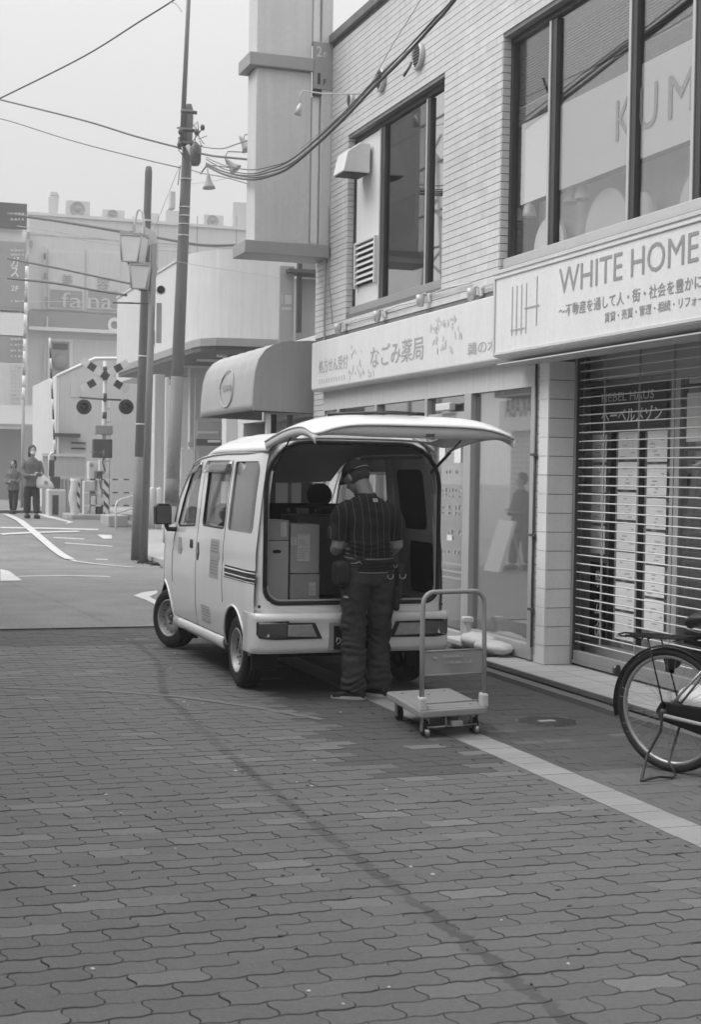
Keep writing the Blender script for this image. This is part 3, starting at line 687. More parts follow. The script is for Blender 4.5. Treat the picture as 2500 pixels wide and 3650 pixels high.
box('number_plate', 5.065, 5.30, PY0 - .012, PY0 + .03, 6.005, 6.538, 'mid', pyl); box('bracket', 5.07, 5.17, PY0 + .0, PY0 + .05, 5.93, 6.0, 'frame_dark', pyl)
text('1', (5.115, PY0 - .013, 6.055), (5.15, PY0 - .013, 6.055), .13, 'dark_text', pyl, out=(0, -1, 0), bold=.02); text('F', (5.185, PY0 - .013, 6.055), (5.225, PY0 - .013, 6.055), .065, 'dark_text', pyl, out=(0, -1, 0), bold=.02)
text('2', (5.10, PY0 - .013, 6.37), (5.165, PY0 - .013, 6.37), .12, 'sign_grey', pyl, out=(0, -1, 0), bold=.01); text('F', (5.185, PY0 - .013, 6.37), (5.225, PY0 - .013, 6.37), .06, 'sign_grey', pyl, out=(0, -1, 0), bold=.01)
# floodlights on swan arms above the pharmacy sign
for k, (u, v_, w_) in enumerate(((1205, 1172, 'leftmost, beside the canopy'), (1345, 1128, 'second from the canopy'), (1500, 1072, 'third from the canopy'), (1682, 1050, 'nearest the WHITE HOME sign'))):
    p = on(u, v_, 0, 5.22); t = thing('sign_lamp', 'small pale floodlight over the pharmacy sign, ' + w_, 'lamp', p, 0, 'floodlights over the pharmacy sign')
    B().lathe([(-.055, .028), (.0, .042), (.055, .045), (.06, .002)], p + V((0, 0, 0)), 'z', 14).obj('lamp_head', 'alu', t)
    B().box(5.27, 5.299, p.y - .09, p.y - .02, p.z - .02, p.z + .07).obj('wall_box', 'panel', t, .01); B().tube([p + V((0, 0, .05)), p + V((.03, -.03, .07)), (5.29, p.y - .05, p.z + .05)], .009).obj('arm', 'alu', t)
    B().tube([(5.28, p.y - .06, p.z + .05), (5.25, p.y - .55, p.z + .06), (5.28, p.y - 1.05, p.z + .05)], .008).obj('feed_pipe', 'panel', t)
# camera bracket lamp in front of the projecting sign
t = thing('wall_lamp', 'thin bracket lamp hanging before the projecting sign', 'lamp', on(1070, 390, 1, 15.5)); p = on(1062, 380, 1, 15.5)
B().tube([on(1295, 335, 0, 5.29), (5.0, 15.5, p.z + .17), (p.x + .05, 15.5, p.z + .18), (p.x + .02, 15.5, p.z + .13), (p.x + .03, 15.5, p.z + .03)], .008).obj('arm', 'sign_grey', t)
B().tube([(p.x + .03, 15.5, p.z + .04), (p.x + .02, 15.5, p.z - .01), (p.x, 15.5, p.z - .09)], [.012, .03, .042], 12).obj('lamp_head', 'alu', t)

# ================================================================== THE VAN
VX, VY = 3.445, 9.80
van = thing('delivery_van', 'small white delivery van with its tailgate up, parked beside the pharmacy', 'van', (VX, VY, 0))
LEN = 3.395
def sm_(t): t = min(max(t, 0), 1); return t * t * (3 - 2 * t)
def hw(z):
    T = ((.28, .690), (.34, .712), (.5, .733), (.7, .7375), (.88, .733), (1.02, .727), (1.13, .715), (1.40, .688), (1.64, .657), (1.72, .64), (1.79, .60), (1.84, .52))
    for (a, p), (b, q) in zip(T, T[1:]):
        if z <= b: return p + (q - p) * min(max((z - a) / (b - a), 0), 1)
    return T[-1][1]
def sidex(y, z):
    x = hw(z) - .06 * sm_((y - 2.75) / .65) ** 2 * 1.2 - .025 * sm_((.25 - y) / .25)
    x -= .006 * exp(-((z - .93) / .02) ** 2) - .004 * exp(-((z - .40) / .015) ** 2)
    return x
def nose(z):                                            # forward limit of the side at height z
    return 3.33 - .05 * sm_((z - .5) / .5) if z < 1.0 else 3.28 - (z - 1.0) * 1.16
def arch(yc, r, zc=.268): return [(yc + r * cos(t), zc + r * 1.02 * sin(t)) for t in [pi - pi * k / 16 for k in range(17)]]
prof = [(.075, .33)] + [(.585 - .325, .33)] + arch(.585, .325) [0:] + [(.585 + .325, .30), (3.035 - .335, .30)] + arch(3.035, .335) + [(3.34, .36), (3.37, .55), (3.34, .85), (3.28, .99), (3.16, 1.06), (2.71, 1.125), (2.61, 1.36), (2.45, 1.50), (2.25, 1.635), (2.19, 1.668), (1.98, 1.70), (1.6, 1.73), (.6, 1.74), (.075, 1.735)]
winF = [(1.93, 1.14), (2.51, 1.11), (2.56, 1.14), (2.44, 1.34), (2.29, 1.53), (2.19, 1.60), (2.06, 1.625), (1.93, 1.63)]
winS = rrect(.97, 1.67, 1.15, 1.63, .04); winQ = rrect(.17, .86, 1.14, 1.66, .04, rs=(.05, .03, .03, .09))
rail = rrect(.05, .86, .805, .885, .02, 2)
body = bpy.data.objects.new('body', None); COL.objects.link(body); body.parent = van; WO[body.name] = WO[van.name]
def SX_(s, off=0): return lambda a, b: (VX + s * (sidex(a, b) + off), VY + a, b)
for s in (-1, 1):
    fill(prof, [winF, winS, winQ], SX_(s), .045, 'side_panel', 'van_paint', body, solid=0)
    # window glass, seals, visors
    for nm, wn in (('front_window', winF), ('sliding_window', winS), ('rear_window', winQ)):
        fill(wn, [], SX_(s, -.012), .08, nm, 'glass_milky' if wn is winQ and s < 0 else 'glass_van', van, smooth=True)
        c = (sum(p[0] for p in wn) / len(wn), sum(p[1] for p in wn) / len(wn)); f_ = SX_(s, -.006)
        B().tube([f_(*p) for p in wn + wn[:1]], .010 if wn is not winQ else .005, 6).obj('window_seal', 'plastic_black' if wn is not winQ else 'van_grey', van)
    for a, c, z0, z1 in ((1.92, 2.36, 1.575, 1.665), (.93, 1.76, 1.575, 1.672)):
        B().sheet(lambda u, v: (VX + s * (sidex(a + (c - a) * u, z1 + (z0 - z1) * v) + .006 + .032 * v), VY + a + (c - a) * u, z1 + (z0 - z1) * v - (.07 * u * u if a > 1.9 else 0)), 6, 3).obj('window_visor', 'glass_van', van, solid=.004)
    fr_ = SX_(s, .002)
    B().tube([fr_(y, 1.722 - .0 * y) for y in (.09, .6, 1.2)] + [fr_(1.62, 1.712), fr_(1.98, 1.69), fr_(2.2, 1.655), fr_(2.42, 1.505), fr_(2.60, 1.35), fr_(2.69, 1.14)], .008, 6).obj('gutter', 'van_grey', van)
    # panel gaps as fine dark lines
    q = B()
    for ln in ([(1.80, .33), (1.80, 1.66)], [(.90, .60), (.93, .8), (.93, 1.66)], [(1.80, .335), (2.66, .335)], [(.93, .335), (1.80, .335)], [(2.68, .62), (2.70, .9), (2.60, 1.12)], [(.04, 1.10), (.30, 1.10)][:0] or [(.87, .795), (.05, .795)]):
        pts = []
        for (a, b_), (c, d_) in zip(ln, ln[1:]): pts += [(a + (c - a) * k / 8, b_ + (d_ - b_) * k / 8) for k in range(9)]
        q.tube([SX_(s, .0005)(*p) for p in pts], .0028, 4)
    q.obj('panel_gap', 'dark', van)
    if s == -1:
        fill(rail, [], SX_(s, .001), .05, 'rail_recess', 'plastic_black', van); B().tube([SX_(s, .004)(y, .866) for y in (.06, .3, .6, .85)], .006, 6).tube([SX_(s, .004)(y, .826) for y in (.06, .3, .6, .85)], .005, 6).obj('slide_rail', 'white', van)
        for y, z0, z1, w_ in ((1.74, .865, 1.01, .022), (1.99, .95, 1.02, .05)):
            fill(rrect(y - w_, y + w_, z0, z1, .012, 2), [], SX_(s, .004), .03, 'door_handle', 'plastic_black', van, solid=-.012)
        q = fill(rrect(1.05, 1.33, .76, 1.06, .01, 1), [], SX_(s, .0022), .06, 'door_sticker', 'van_grey', van); q['label'] = 'grey printed sticker on sliding door'
        q = B()
        for k in range(11): z = .79 + .024 * k; q.sheet(lambda u, v: SX_(s, .0035)(1.08 + .22 * u, z + .012 * v), 3, 1)
        q.obj('sticker_print', 'mid', van, fix=False)
        q = B()
        for k in range(6): z = .39 + .024 * k; q.sheet(lambda u, v: SX_(s, .0035)(1.30 + .30 * u, z + .012 * v), 3, 1)
        q.obj('door_print', 'van_grey', van, fix=False)
        fill(rrect(2.35, 2.48, .88, 1.02, .01, 1), [], SX_(s, .0022), .06, 'door_sticker', 'van_grey', van)
# sill, arches, wheels
for s in (-1, 1):
    B().sheet(lambda u, v: (VX + s * (.70 + .018 * sin(pi * v)), VY + .93 + 1.75 * u, .245 + .085 * v), 8, 4).obj('sill', 'van_paint', van, solid=.01)
    for yc, r in ((.585, .325), (3.035, .335)):
        B().sheet(lambda u, v: (VX + s * (.700 - .30 * v), VY + yc + r * cos(pi * u), .26 + r * 1.02 * sin(pi * u)), 20, 1).obj('wheel_arch', 'black', van, solid=.004)
        B().tube([(VX + s * (sidex(a, c) + .001), VY + a, c) for a, c in arch(yc, r)], .009, 6).obj('arch_lip', 'van_paint', van)
box('floor_pan', VX - .66, VX + .66, VY + .25, VY + 3.2, .27, .34, 'black', van); B().box(VX - .5, VX + .5, VY + .5, VY + .66, .22, .3).tube([(VX - .6, VY + .585, .268), (VX + .6, VY + .585, .268)], .05).box(VX - .62, VX - .42, VY + 2.45, VY + 2.62, .17, .27).obj('axle', 'black', van)
for s in (-1, 1): box('mud_flap', VX + s * .605 - .085, VX + s * .605 + .085, VY + 2.60, VY + 2.63, .13, .36, 'black', van); box('mud_flap', VX + s * .595 - .095, VX + s * .595 + .095, VY + .20, VY + .225, .17, .36, 'black', van)
def wheel(steer, s, y):
    c = V((VX + s * .63, VY + y, .268)); e = bpy.data.objects.new('wheel', None); COL.objects.link(e); e.parent = van; WO[e.name] = V((0, 0, 0))
    e.location = c - WO[van.name]; e.rotation_euler = (0, 0, steer + (0 if s == -1 else pi))
    B().lathe([(-.062, .165), (-.072, .185), (-.078, .225), (-.066, .252), (-.045, .262), (-.040, .256), (-.036, .2635), (-.012, .266), (-.008, .26), (0, .266), (.012, .266), (.016, .26), (.045, .262), (.066, .252), (.078, .22), (.07, .165)], (0, 0, 0), 'x', 48, True, False).obj('tyre', 'rubber', e, local=True)
    B().lathe([(-.07, .168), (-.078, .160), (-.066, .152), (-.03, .146), (-.018, .138), (-.030, .112), (-.038, .085), (-.034, .060), (-.020, .052), (-.018, .001)], (0, 0, 0), 'x', 40, True, False).obj('rim', 'rim', e, local=True)
    q = B()
    for k in range(12):
        t = 2 * pi * k / 12; q.lathe([(-.034, .0085), (-.038, .0085)], (0, .126 * cos(t), .126 * sin(t)), 'x', 8)
    q.obj('rim_slot', 'black', e, local=True)
    q = B().lathe([(-.05, .001), (-.05, .026), (-.02, .032)], (0, 0, 0), 'x', 16)
    for k in range(4): t = 2 * pi * k / 4 + .4; q.lathe([(-.03, .011), (-.045, .009), (-.046, .001)], (0, .05 * cos(t), .05 * sin(t)), 'x', 8)
    q.obj('hub', 'steel_dark', e, local=True)
wheel(0, -1, .585); wheel(0, 1, .585); wheel(radians(22), -1, 3.035); wheel(radians(22), 1, 3.035)
# rear frame with the tailgate opening
opn = rrect(-.655, .655, .66, 1.80, .1, 6, rs=(.11, .11, .30, .30))
def halfw(z): return hw(z) - .025
out = [(-.728, .56)] + [(-halfw(z), z) for z in (.6, .7, .88, 1.02, 1.13, 1.4, 1.64, 1.72, 1.78, 1.83)] + [(-.42, 1.865), (-.2, 1.885), (0, 1.89), (.2, 1.885), (.42, 1.865)] + [(halfw(z), z) for z in (1.83, 1.78, 1.72, 1.64, 1.4, 1.13, 1.02, .88, .7, .6)] + [(.728, .56)]
out = out[::-1]
def rearf(x, z):
    t = sm_((abs(x) - (halfw(z) - .09)) / .09); return (VX + x, VY + .012 + .085 * t * t + .03 * sm_((z - 1.76) / .12), z)
fill(out, [opn], rearf, .04, 'rear_frame', 'van_paint', van, solid=.03)
B().tube([(VX + x, VY + .018, z) for x, z in opn + opn[:1]], .016, 8).obj('opening_seal', 'plastic_black', van)
B().tube([(VX + x * .972, VY + .03, .66 + (z - .66) * .985 + .018) for x, z in opn + opn[:1]], .010, 6).obj('inner_seal', 'van_grey', van)
# roof with pressed ribs
def roofz(x, y):
    e = 1 - (abs(x) / .645) ** 3.2; zz = 1.735 + .155 * max(e, 0) ** .7
    if abs(x) < .5 and .25 < y < 2.0: zz += .005 * sin(abs(x) * 62)
    if y > 1.25: t = (y - 1.25) / .95; zz -= (.10 + .75 * (zz - 1.735)) * t * t * t
    return zz
B().sheet(lambda u, v: (VX + .645 * (2 * u - 1) * (1 - .04 * sm_((v * 2.2 - 1.5) / .7)), VY + .045 + v * (2.17 + .10 * (1 - (2 * u - 1) ** 2)), roofz(.645 * (2 * u - 1), .045 + v * 2.17)), 48, 40).obj('roof', 'van_paint', body, solid=.012)
# front end: windscreen, bonnet face
fw = lambda z: sidex(nose(z) - .02, z)
B().sheet(lambda u, v: (VX + (.575 + .08 * (1 - v)) * (2 * u - 1), VY + 2.20 + .50 * (1 - v) ** .8 + .10 * (1 - (2 * u - 1) ** 2), 1.12 + .55 * v), 16, 8).obj('windscreen', 'glass_van', van)
B().sheet(lambda u, v: (VX + .69 * (2 * u - 1) * (1 - .03 * v), VY + 3.32 + .075 * (1 - (2 * u - 1) ** 4) - .04 * v * v, .28 + .77 * v), 20, 10).obj('front_face', 'van_paint', body, solid=.012)
B().sheet(lambda u, v: (VX + (.66 - .04 * v) * (2 * u - 1), VY + 2.72 + (.55 + .08 * (1 - (2 * u - 1) ** 2)) * v, 1.125 - .09 * v * v), 16, 6).obj('bonnet', 'van_paint', body, solid=.01)
for s in (-1, 1): B().box(VX + s * .52 - .12, VX + s * .52 + .12, VY + 3.34, VY + 3.37, .62, .8).obj('headlight', 'lamp_clear', van, .02)
# mirror
B().prism([(VX - .90, VY + 2.62, 1.12), (VX - .765, VY + 2.60, 1.12), (VX - .765, VY + 2.60, 1.27), (VX - .79, VY + 2.60, 1.30), (VX - .875, VY + 2.61, 1.30), (VX - .905, VY + 2.62, 1.27)], (0, .09, 0)).tube([(VX - .80, VY + 2.66, 1.12), (VX - .79, VY + 2.64, 1.08), (VX - .70, VY + 2.60, 1.08)], .022).obj('door_mirror', 'plastic_black', van, .012)
B().prism([(VX + .90, VY + 2.62, 1.12), (VX + .765, VY + 2.60, 1.12), (VX + .765, VY + 2.60, 1.27), (VX + .875, VY + 2.61, 1.30)], (0, .09, 0)).tube([(VX + .80, VY + 2.66, 1.12), (VX + .70, VY + 2.60, 1.08)], .022).obj('door_mirror', 'plastic_black', van, .012)
box('mirror_glass', VX - .893, VX - .775, VY + 2.585, VY + 2.60, 1.13, 1.28, 'steel_dark', van)
# bumper: lofted section swept round the corners
def bump_pt(x, k):
    P = ((.015, .590), (-.035, .588), (-.052, .575), (-.055, .548), (-.048, .538), (-.05, .44), (-.042, .36), (-.03, .318), (.03, .312))
    d, z = P[k]; t = sm_((abs(x) - .60) / .135); return d, z, t
rs = []
xs = [-.7375, -.7375, -.735, -.72, -.69, -.64, -.56, -.3, 0, .3, .56, .64, .69, .72, .735, .7375, .7375]; back = [.26, .12, .07, .035, .015, .004, 0, 0, 0, 0, 0, .004, .015, .035, .07, .12, .26]
for x, bk in zip(xs, back):
    r_ = []
    for k in range(9):
        d, z, t = bump_pt(x, k); r_.append((VX + x * (1 - (0 if abs(x) < .7 else 0)), VY + d * (1 if bk < .05 else 0) + bk, z))
    rs.append(r_)
b = B(); n_ = 9; vs = [p for r_ in rs for p in r_]; b.add(vs, [(i * n_ + j, (i + 1) * n_ + j, (i + 1) * n_ + j + 1, i * n_ + j + 1) for i in range(len(rs) - 1) for j in range(n_ - 1)], True)
b.obj('bumper', 'van_paint', van, solid=.006)
def by(x):
    q = [(abs(a), c) for a, c in zip(xs[8:], back[8:])]; x = abs(x)
    for (a, c), (d_, e_) in zip(q, q[1:]):
        if x <= d_: return c + (e_ - c) * (x - a) / max(d_ - a, 1e-6) - .052
    return .07
for s in (-1, 1):
    P = [(s * .722, .535), (s * .66, .540), (s * .50, .545), (s * .49, .532), (s * .305, .530), (s * .25, .418), (s * .60, .414), (s * .66, .418), (s * .705, .424), (s * .722, .45)]
    if s > 0: P = P[::-1]
    B().prism([(VX + x, VY + by(x) - .012, z) for x, z in P], (0, .04, 0)).obj('lamp_housing', 'plastic_black', van, .003)
    for (xa, xb), m_ in (((.515, .715), 'lamp_red'), ((.29, .508), 'lamp_clear')):
        q = [(s * xa, .430), (s * xb, .436), (s * (xb - .003), .526 if xa > .5 else .518), (s * (xa + (.04 if xa < .4 else 0)), .532 if xa > .5 else .518)]
        if s < 0: q = q[::-1]
        B().prism([(VX + x, VY + by(x) - .019, z) for x, z in q], (0, .012, 0)).obj('tail_lamp', m_, van, .004)
box('plate_recess', VX - .20, VX + .20, VY - .057, VY - .04, .33, .53, 'mid', van, .004)
nb = box('number_plate', VX - .165, VX + .165, VY - .066, VY - .058, .338, .505, 'black', van, .004)
text('り', (VX - .15, VY - .067, .375), (VX - .115, VY - .067, .375), .05, 'sign_grey', van, out=(0, -1, 0), bold=.02)
B().tube([(VX + .1, VY + .1, .25), (VX + .1, VY - .02, .245)], .02).obj('exhaust', 'steel_dark', van)
q = B()
for x in (-.69, .69): q.lathe([(0, .012), (-.003, .011)], (VX + x, VY + .03, .64), 'y', 10)
q.obj('body_plug', 'plastic_black', van)
# tailgate, hinged at the roof and raised
def gate(x, t, under=0):                                # t: 0 hinge .. 1 free lower edge
    e = (abs(x) / .695); y = -.02 - 1.19 * t; z = 1.862 + .09 * sin(min(t / .72, 1) * pi / 2)
    z -= .085 * e ** 5
    if t > .72: k = (t - .72) / .28; z -= .068 * k ** 1.9; y += .012 * k * k
    z -= .012 * (1 - abs(2 * t - .8)) * 0
    return (VX + x, VY + y, z - under)
ol = rrect(-.695, .695, 0, 1, .06, 4, rs=(.05, .05, .07, .07))
wl = rrect(-.52, .52, .10, .46, .06, 3)
fill([(a, b_ * 1.19) for a, b_ in ol], [[(a, b_ * 1.19) for a, b_ in wl]], lambda a, b_: gate(a, b_ / 1.19), .055, 'tailgate', 'van_paint', van, solid=.012)
fill([(a, b_ * 1.19) for a, b_ in rrect(-.65, .65, .05, .93, .08, 3)], [[(a, b_ * 1.19) for a, b_ in wl]], lambda a, b_: gate(a * .98, b_ / 1.19, .05), .07, 'tailgate_liner', 'van_inner', van, solid=-.004)
fill([(a, b_ * 1.19) for a, b_ in wl], [], lambda a, b_: gate(a, b_ / 1.19, .015), .1, 'tailgate_window', 'glass_van', van)
e_ = [(x * .98, .955) for x in [-.66 + 1.32 * k / 20 for k in range(21)]]
B().sheet(lambda u, v: tuple(V(gate(-.67 + 1.34 * u, .985 - .02 * v)) + V((0, 0, -.008 - .078 * v * (1 - abs(2 * u - 1) ** 4)))), 24, 2).obj('tailgate_edge', 'van_inner', van, solid=.006)
for s in (-1, 1): B().sheet(lambda u, v: tuple(V(gate(s * .688, .03 + .95 * u)) + V((-s * .012 * v, 0, -.05 * v))), 16, 2).obj('tailgate_side', 'van_paint', van, solid=.006)
p = V(gate(.09, .97)); B().box(p.x - .03, p.x + .03, p.y - .01, p.y + .04, p.z - .075, p.z - .02).box(p.x - .16, p.x - .09, p.y, p.y + .05, p.z - .08, p.z - .06).obj('tailgate_latch', 'steel_dark', van, .004)
p = V(gate(.0, .70)); B().tube([gate(-.50, .70, -.022), gate(-.1, .78, -.034), gate(.10, .86, -.038)], .011, 6).tube([gate(.10, .86, -.038), gate(-.30, .80, -.028)], .007, 6).obj('rear_wiper', 'plastic_black', van)
for s in (-1, 1):
    a = V((VX + s * .60, VY + .04, 1.60 if s > 0 else 1.60)); c = V(gate(s * .62, .42, .03)); B().tube([a, a.lerp(c, .55)], .011, 8).obj('gas_strut', 'plastic_black', van); B().tube([a.lerp(c, .55), c], .006, 8).obj('strut_rod', 'steel_dark', van)
# interior
HRX = at(1132, 1750, 12.2).x - VX - .11
B().sheet(lambda u, v: (VX - .63 + 1.26 * u, VY + .03 + 1.75 * v, .655), 2, 2).obj('cargo_floor', 'dark', van, solid=.02)
for s in (-1, 1):
    fill([(.05, .62), (1.8, .62), (1.8, 1.70), (.05, 1.70)], [rrect(.26, .80, 1.17, 1.62, .06)] + [rrect(1.0, 1.66, 1.16, 1.60, .04)], SX_(s, -.045), .09, 'side_trim', 'van_inner', van)
    fill(rrect(.14, .62, .70, 1.08, .04), [], SX_(s, -.052), .09, 'trim_recess', 'black', van); fill(rrect(.20, .84, 1.14, 1.66, .05), [], SX_(s, -.028), .09, 'window_guard', 'glass_van' if s < 0 else 'black', van)
    B().tube([SX_(s, -.06)(.9, .66), SX_(s, -.06)(.9, 1.7)], .03, 8).obj('inner_pillar', 'van_inner', van)
B().sheet(lambda u, v: (VX + .60 * (2 * u - 1), VY + .06 + 2.3 * v, roofz(.60 * (2 * u - 1), .06 + 2.3 * v) - .05), 12, 8).obj('headliner', 'mid', van)
box('seat_back', VX - .60, VX + .32, VY + 1.72, VY + 1.82, .70, 1.30, 'seat_cloth', van, .03); box('seat_back', VX + .36, VX + .62, VY + 1.72, VY + 1.82, .7, 1.25, 'seat_cloth', van, .03)
box('rear_bench', VX - .62, VX + .62, VY + 1.10, VY + 1.20, .66, 1.345, 'seat_cloth', van, .02)
B().lathe([(-.007, .018), (-.008, .001)], (VX - .17, VY + 1.098, 1.29), 'y', 12).lathe([(-.007, .018), (-.008, .001)], (VX + .06, VY + 1.098, 1.29), 'y', 12).box(VX - .10, VX + 0, VY + 1.09, VY + 1.098, 1.265, 1.31).obj('bench_latch', 'van_grey', van)
B().ball((VX + HRX, VY + 1.42, 1.405), .108, .05, .10, 12).obj('headrest', 'seat_cloth', van)
for x in (-.30, .30): B().box(VX + x - .23, VX + x + .23, VY + 1.92, VY + 2.0, .8, 1.32).obj('front_seat', 'seat_cloth', van, .05); None
box('dashboard', VX - .62, VX + .62, VY + 2.85, VY + 3.2, .85, 1.08, 'black', van, .04); B().lathe([(-.012, .17), (0, .185), (.012, .17), (0, .16), (-.012, .17)], (VX + .3, VY + 2.75, 1.06), 'y', 24).obj('steering_wheel', 'black', van)
for x, y in ((-.52, 1.14), (-.44, 1.14)): box('bench_post', VX + x, VX + x + .012, VY + .98, VY + 1.0, 1.04, 1.22, 'van_inner', van)
# cartons in the cargo bay
def carton(u0, v0, u1, v1, y, dep, m, label, lab=None, hole=False, gp='cartons in the van'):
    a = on(u0, v1, 1, y); c = on(u1, v0, 1, y); z0 = max(a.z, .672); t = thing('carton', label, 'box', ((a.x + c.x) / 2, y + dep / 2, z0), 0, gp)
    B().box(a.x, c.x, y, y + dep, z0, c.z).obj('box_body', m, t, .004)
    xm = (a.x + c.x) / 2; box('tape', a.x + .002, c.x - .002, y + dep * .45, y + dep * .55, c.z, c.z + .0012, 'sign_grey', t)
    if hole: q = on((u0 + u1) / 2, 1966, 1, y); B().prism([(q.x + .022 * cos(k) * 1.1 + (.008 if cos(k) > 0 else -.008), y - .0015, q.z + .013 * sin(k)) for k in [2 * pi * i / 14 for i in range(14)]], (0, .001, 0)).obj('hand_hole', 'black', t)
    for l in (lab or []):
        p, q = on(l[0], l[3], 1, y), on(l[2], l[1], 1, y); box('label', p.x, q.x, y - .0025, y - .0005, p.z, q.z, 'label', t)
        k = B(); n = max(4, int((q.z - p.z) / .012)); vert = (q.z - p.z) > 1.3 * (q.x - p.x)
        for i in range(n):
            z = p.z + (q.z - p.z) * (i + .5) / n
            if R.random() < .8: k.box(p.x + .006, p.x + .006 + (q.x - p.x - .012) * R.uniform(.5, 1), y - .0038, y - .0026, z - .0015, z + .0018)
        k.obj('label_print', 'grey_text', t)
    return t
carton(947, 1855, 1031, 1926, 9.93, .34, 'card', 'small brown carton with a barcode label, on top of the tall carton', [(1001, 1861, 1022, 1912)])
carton(944, 1928, 1030, 2142, 9.93, .36, 'card_light', 'tall brown carton with an oval hand hole, standing at the left of the bay', None, True)
carton(1034, 1870, 1140, 2044, 9.96, .36, 'card_light', 'large brown carton with two white delivery labels on its side', [(1060, 1904, 1105, 2000), (1036, 1914, 1058, 1944)])
carton(1033, 2047, 1140, 2142, 9.95, .38, 'card', 'low brown carton with a barcode label, under the large carton', [(1101, 2074, 1126, 2124)])
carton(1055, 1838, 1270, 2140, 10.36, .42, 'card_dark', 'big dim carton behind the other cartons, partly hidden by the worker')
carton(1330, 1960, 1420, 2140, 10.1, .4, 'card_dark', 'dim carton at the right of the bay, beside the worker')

# ================================================================== PEOPLE
def wob(s, a, f=1, dx=(1, 1, 1)): return lambda c: a * noise.noise(V((c.x * dx[0], c.y * dx[1], c.z * dx[2])) * s) * f
def limb(b, pts, rs, n=14): b.tube(pts, rs, n)
def slab(b, secs, n=24):                                # horizontal sections (z, x, y, half width, half depth), slightly squared
    rs = []
    for z, x, y, a, d in secs:
        rs.append([V((x + a * (abs(cos(t)) ** .85) * (1 if cos(t) > 0 else -1), y + d * (abs(sin(t)) ** .9) * (1 if sin(t) > 0 else -1), z)) for t in [2 * pi * k / n for k in range(n)]])
    b.rings(rs)
def hand(b, w_, d, side, curl=.5):
    """palm and five bent fingers; w_: wrist point, d: direction of the hand, side: +1 thumb to +x"""
    d = V(d).normalized(); w_ = V(w_); r = V((1, 0, 0)) - d * d.x; r = r.normalized() if r.length > .1 else V((0, 1, 0)); n = d.cross(r).normalized()
    if n.z > 0: n = -n
    b.tube([w_ - d * .02, w_ + d * .03, w_ + d * .085], [(.024, .018), (.034, .016), (.038, .013)], 12)
    for k, ln in enumerate((.068, .078, .074, .058)):
        o = w_ + d * .075 + r * ((k - 1.5) * .0185); c = d * cos(curl) + n * sin(curl); e = d * cos(curl * 2.4) + n * sin(curl * 2.4)
        b.tube([o, o + d * ln * .25, o + d * ln * .25 + c * ln * .42, o + d * ln * .25 + c * ln * .42 + e * ln * .4], [.0092, .009, .0085, .0065], 8)
    o = w_ + d * .02 + r * side * .028; b.tube([o, o + (d + r * side).normalized() * .035, o + (d + r * side).normalized() * .035 + (d + n * .4).normalized() * .032], [.012, .0105, .008], 8)
def head(b, c, s=1, yaw=0, pitch=0):
    """skull, jaw, nose, ears, lips, brows; faces +y before yaw"""
    k = B(); k.ball((0, -.008, .02), .076 * s, .096 * s, .108 * s, 12); k.ball((0, .022, -.045), .056 * s, .068 * s, .068 * s, 10)
    k.tube([(0, .085 * s, .015), (0, .108 * s, -.012), (0, .098 * s, -.026)], [.010, .015, .012], 8)
    for q in (-1, 1): k.ball((q * .079 * s, -.004, -.006), .010, .022, .033, 6); k.ball((q * .031 * s, .081 * s, .012), .014, .010, .009, 6); k.tube([(q * .012, .092 * s, .034), (q * .05, .078 * s, .036)], .008, 6)
    k.tube([(-.022, .084 * s, -.052), (0, .093 * s, -.050), (.022, .084 * s, -.052)], .0075, 6)
    M = Matrix.Translation(c) @ Matrix.Rotation(yaw, 4, 'Z') @ Matrix.Rotation(-pitch, 4, 'X')
    b.add([M @ V(p) for p in k.v], k.f, True); return M
# --- the worker
wk = thing('person', 'delivery worker in dark cap and striped shirt leaning into the open van', 'person', (3.50, 9.66, 0))
def wl_(b, name, m, **k):
    o = fuse(b, name, m, wk, **k); return o
HC = V((-.045, .155, 1.555))
b = B(); M = head(b, HC, 1.0, radians(28), radians(38))
limb(b, [(0, .03, 1.36), (0, .06, 1.43), (-.02, .11, 1.52)], [.062, .056, .058])
slab(b, [(.80, 0, .0, .15, .10), (.95, 0, 0, .165, .105), (1.15, 0, .015, .16, .10), (1.28, 0, .03, .18, .105), (1.36, 0, .04, .155, .085), (1.40, 0, .045, .08, .06)])
for s, foot in ((-1, (-.10, .0)), (1, (.115, .075))):
    limb(b, [(s * .165, .04, 1.34), (s * .205, .03, 1.22), (s * .222, .02, 1.07), (s * .212, .08, 1.045), (s * .17, .20, 1.06), (s * .11, .31, 1.08)], [.052, .050, .047, .046, .038, .027])
    hand(b, (s * .105, .315, 1.08), (-s * .35, .8, -.1), -s, .7)
    limb(b, [(s * .085, 0, .84), (s * .095, .01, .60), (foot[0], foot[1] + .01, .44), (foot[0], foot[1], .10)], [.085, .068, .052, .042])
wl_(b, 'body', 'skin', voxel=.0085, smooth=3)
b = B()                                                 # shirt with sleeves
slab(b, [(.945, 0, 0, .166, .125), (1.00, 0, -.002, .176, .133), (1.07, 0, .004, .165, .125), (1.15, 0, .012, .164, .122), (1.25, 0, .025, .178, .124), (1.32, 0, .034, .190, .116), (1.365, 0, .04, .170, .10), (1.395, 0, .046, .135, .085), (1.425, -.003, .056, .078, .074), (1.445, -.006, .07, .066, .066)])
for s in (-1, 1): limb(b, [(s * .12, .04, 1.345), (s * .175, .035, 1.315), (s * .208, .03, 1.23), (s * .224, .028, 1.16), (s * .228, .03, 1.115)], [.070, .078, .073, .071, .070])
